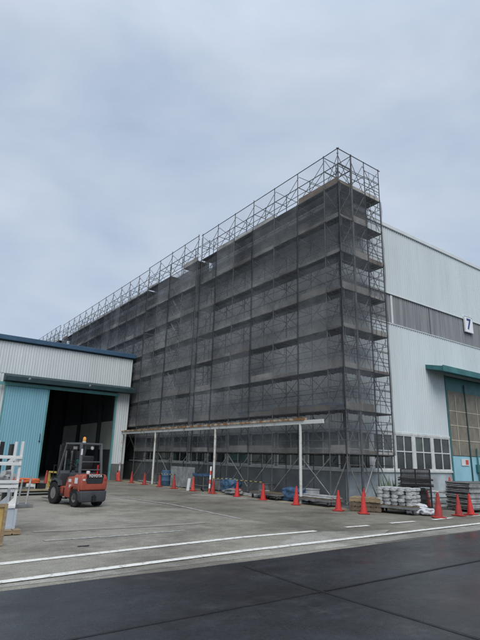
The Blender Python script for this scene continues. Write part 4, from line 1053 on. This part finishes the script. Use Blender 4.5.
# ------------------------------------------------------------------ sky, sun, camera
SUN_EL, SUN_AZ = math.radians(52), math.radians(208)     # azimuth clockwise from +Y
w = bpy.data.worlds.new('World'); S.world = w; w.use_nodes = True
T = w.node_tree; N, L = T.nodes, T.links
bg = N['Background']; bg.inputs['Strength'].default_value = .1
sky = N.new('ShaderNodeTexSky'); sky.sky_type = 'NISHITA'; sky.sun_disc = False; sky.sun_elevation = SUN_EL; sky.sun_rotation = SUN_AZ
tc = N.new('ShaderNodeTexCoord')
mp = N.new('ShaderNodeMapping'); mp.inputs['Scale'].default_value = (1., 1., 2.2); mp.inputs['Rotation'].default_value = (0, 0, .5); L.new(tc.outputs['Generated'], mp.inputs['Vector'])
n1 = N.new('ShaderNodeTexNoise'); n1.inputs['Scale'].default_value = 2.6; n1.inputs['Detail'].default_value = 8; n1.inputs['Roughness'].default_value = .52; n1.inputs['Distortion'].default_value = .25
L.new(mp.outputs['Vector'], n1.inputs['Vector'])
r = N.new('ShaderNodeValToRGB')
r.color_ramp.elements[0].position = .30; r.color_ramp.elements[0].color = (.45, .555, .715, 1)
r.color_ramp.elements[1].position = .72; r.color_ramp.elements[1].color = (.67, .75, .87, 1)
L.new(n1.outputs['Fac'], r.inputs['Fac'])
# overcast: brighter towards the zenith
sx = N.new('ShaderNodeSeparateXYZ'); L.new(tc.outputs['Generated'], sx.inputs[0])
zr = N.new('ShaderNodeMapRange'); zr.inputs['From Min'].default_value = .68; zr.inputs['From Max'].default_value = 1.; zr.inputs['To Min'].default_value = 9.5; zr.inputs['To Max'].default_value = 14.
L.new(sx.outputs['Z'], zr.inputs['Value'])
ml = N.new('ShaderNodeVectorMath'); ml.operation = 'SCALE'; L.new(r.outputs['Color'], ml.inputs[0]); L.new(zr.outputs['Result'], ml.inputs['Scale'])
mx = N.new('ShaderNodeMix'); mx.data_type = 'RGBA'; mx.inputs[0].default_value = .94
L.new(sky.outputs['Color'], mx.inputs[6]); L.new(ml.outputs['Vector'], mx.inputs[7]); L.new(mx.outputs[2], bg.inputs['Color'])

sd = bpy.data.lights.new('sun', 'SUN'); sd.energy = 2.3; sd.angle = math.radians(40); sd.color = (1, .97, .92)
so = bpy.data.objects.new('sun', sd); COL.objects.link(so)
dirv = Vector((math.sin(SUN_AZ)*math.cos(SUN_EL), math.cos(SUN_AZ)*math.cos(SUN_EL), math.sin(SUN_EL)))
so.rotation_euler = dirv.to_track_quat('Z', 'Y').to_euler(); so.location = (0, -30, 40)

cd = bpy.data.cameras.new('camera'); co = bpy.data.objects.new('camera', cd); COL.objects.link(co); S.camera = co
cd.sensor_fit = 'VERTICAL'; cd.sensor_height = 36.; cd.lens = 484/640*36; cd.clip_end = 3000; cd.clip_start = .05
Rm = Matrix(((0.8062738, -0.18460275, -0.56200034), (-0.59087713, -0.20628147, -0.7799437), (0.02804949, 0.96092132, -0.27539689)))
co.matrix_world = Matrix.Translation((0, 0, 1.7)) @ Rm.to_4x4()

S.view_settings.view_transform = 'Standard'; S.view_settings.look = 'None'; S.view_settings.gamma = 1; S.view_settings.exposure = 0
S.view_settings.use_curve_mapping = False
S.cycles.max_bounces = 6; S.cycles.transparent_max_bounces = 24; S.cycles.caustics_reflective = False; S.cycles.caustics_refractive = False
S.cycles.use_denoising = True
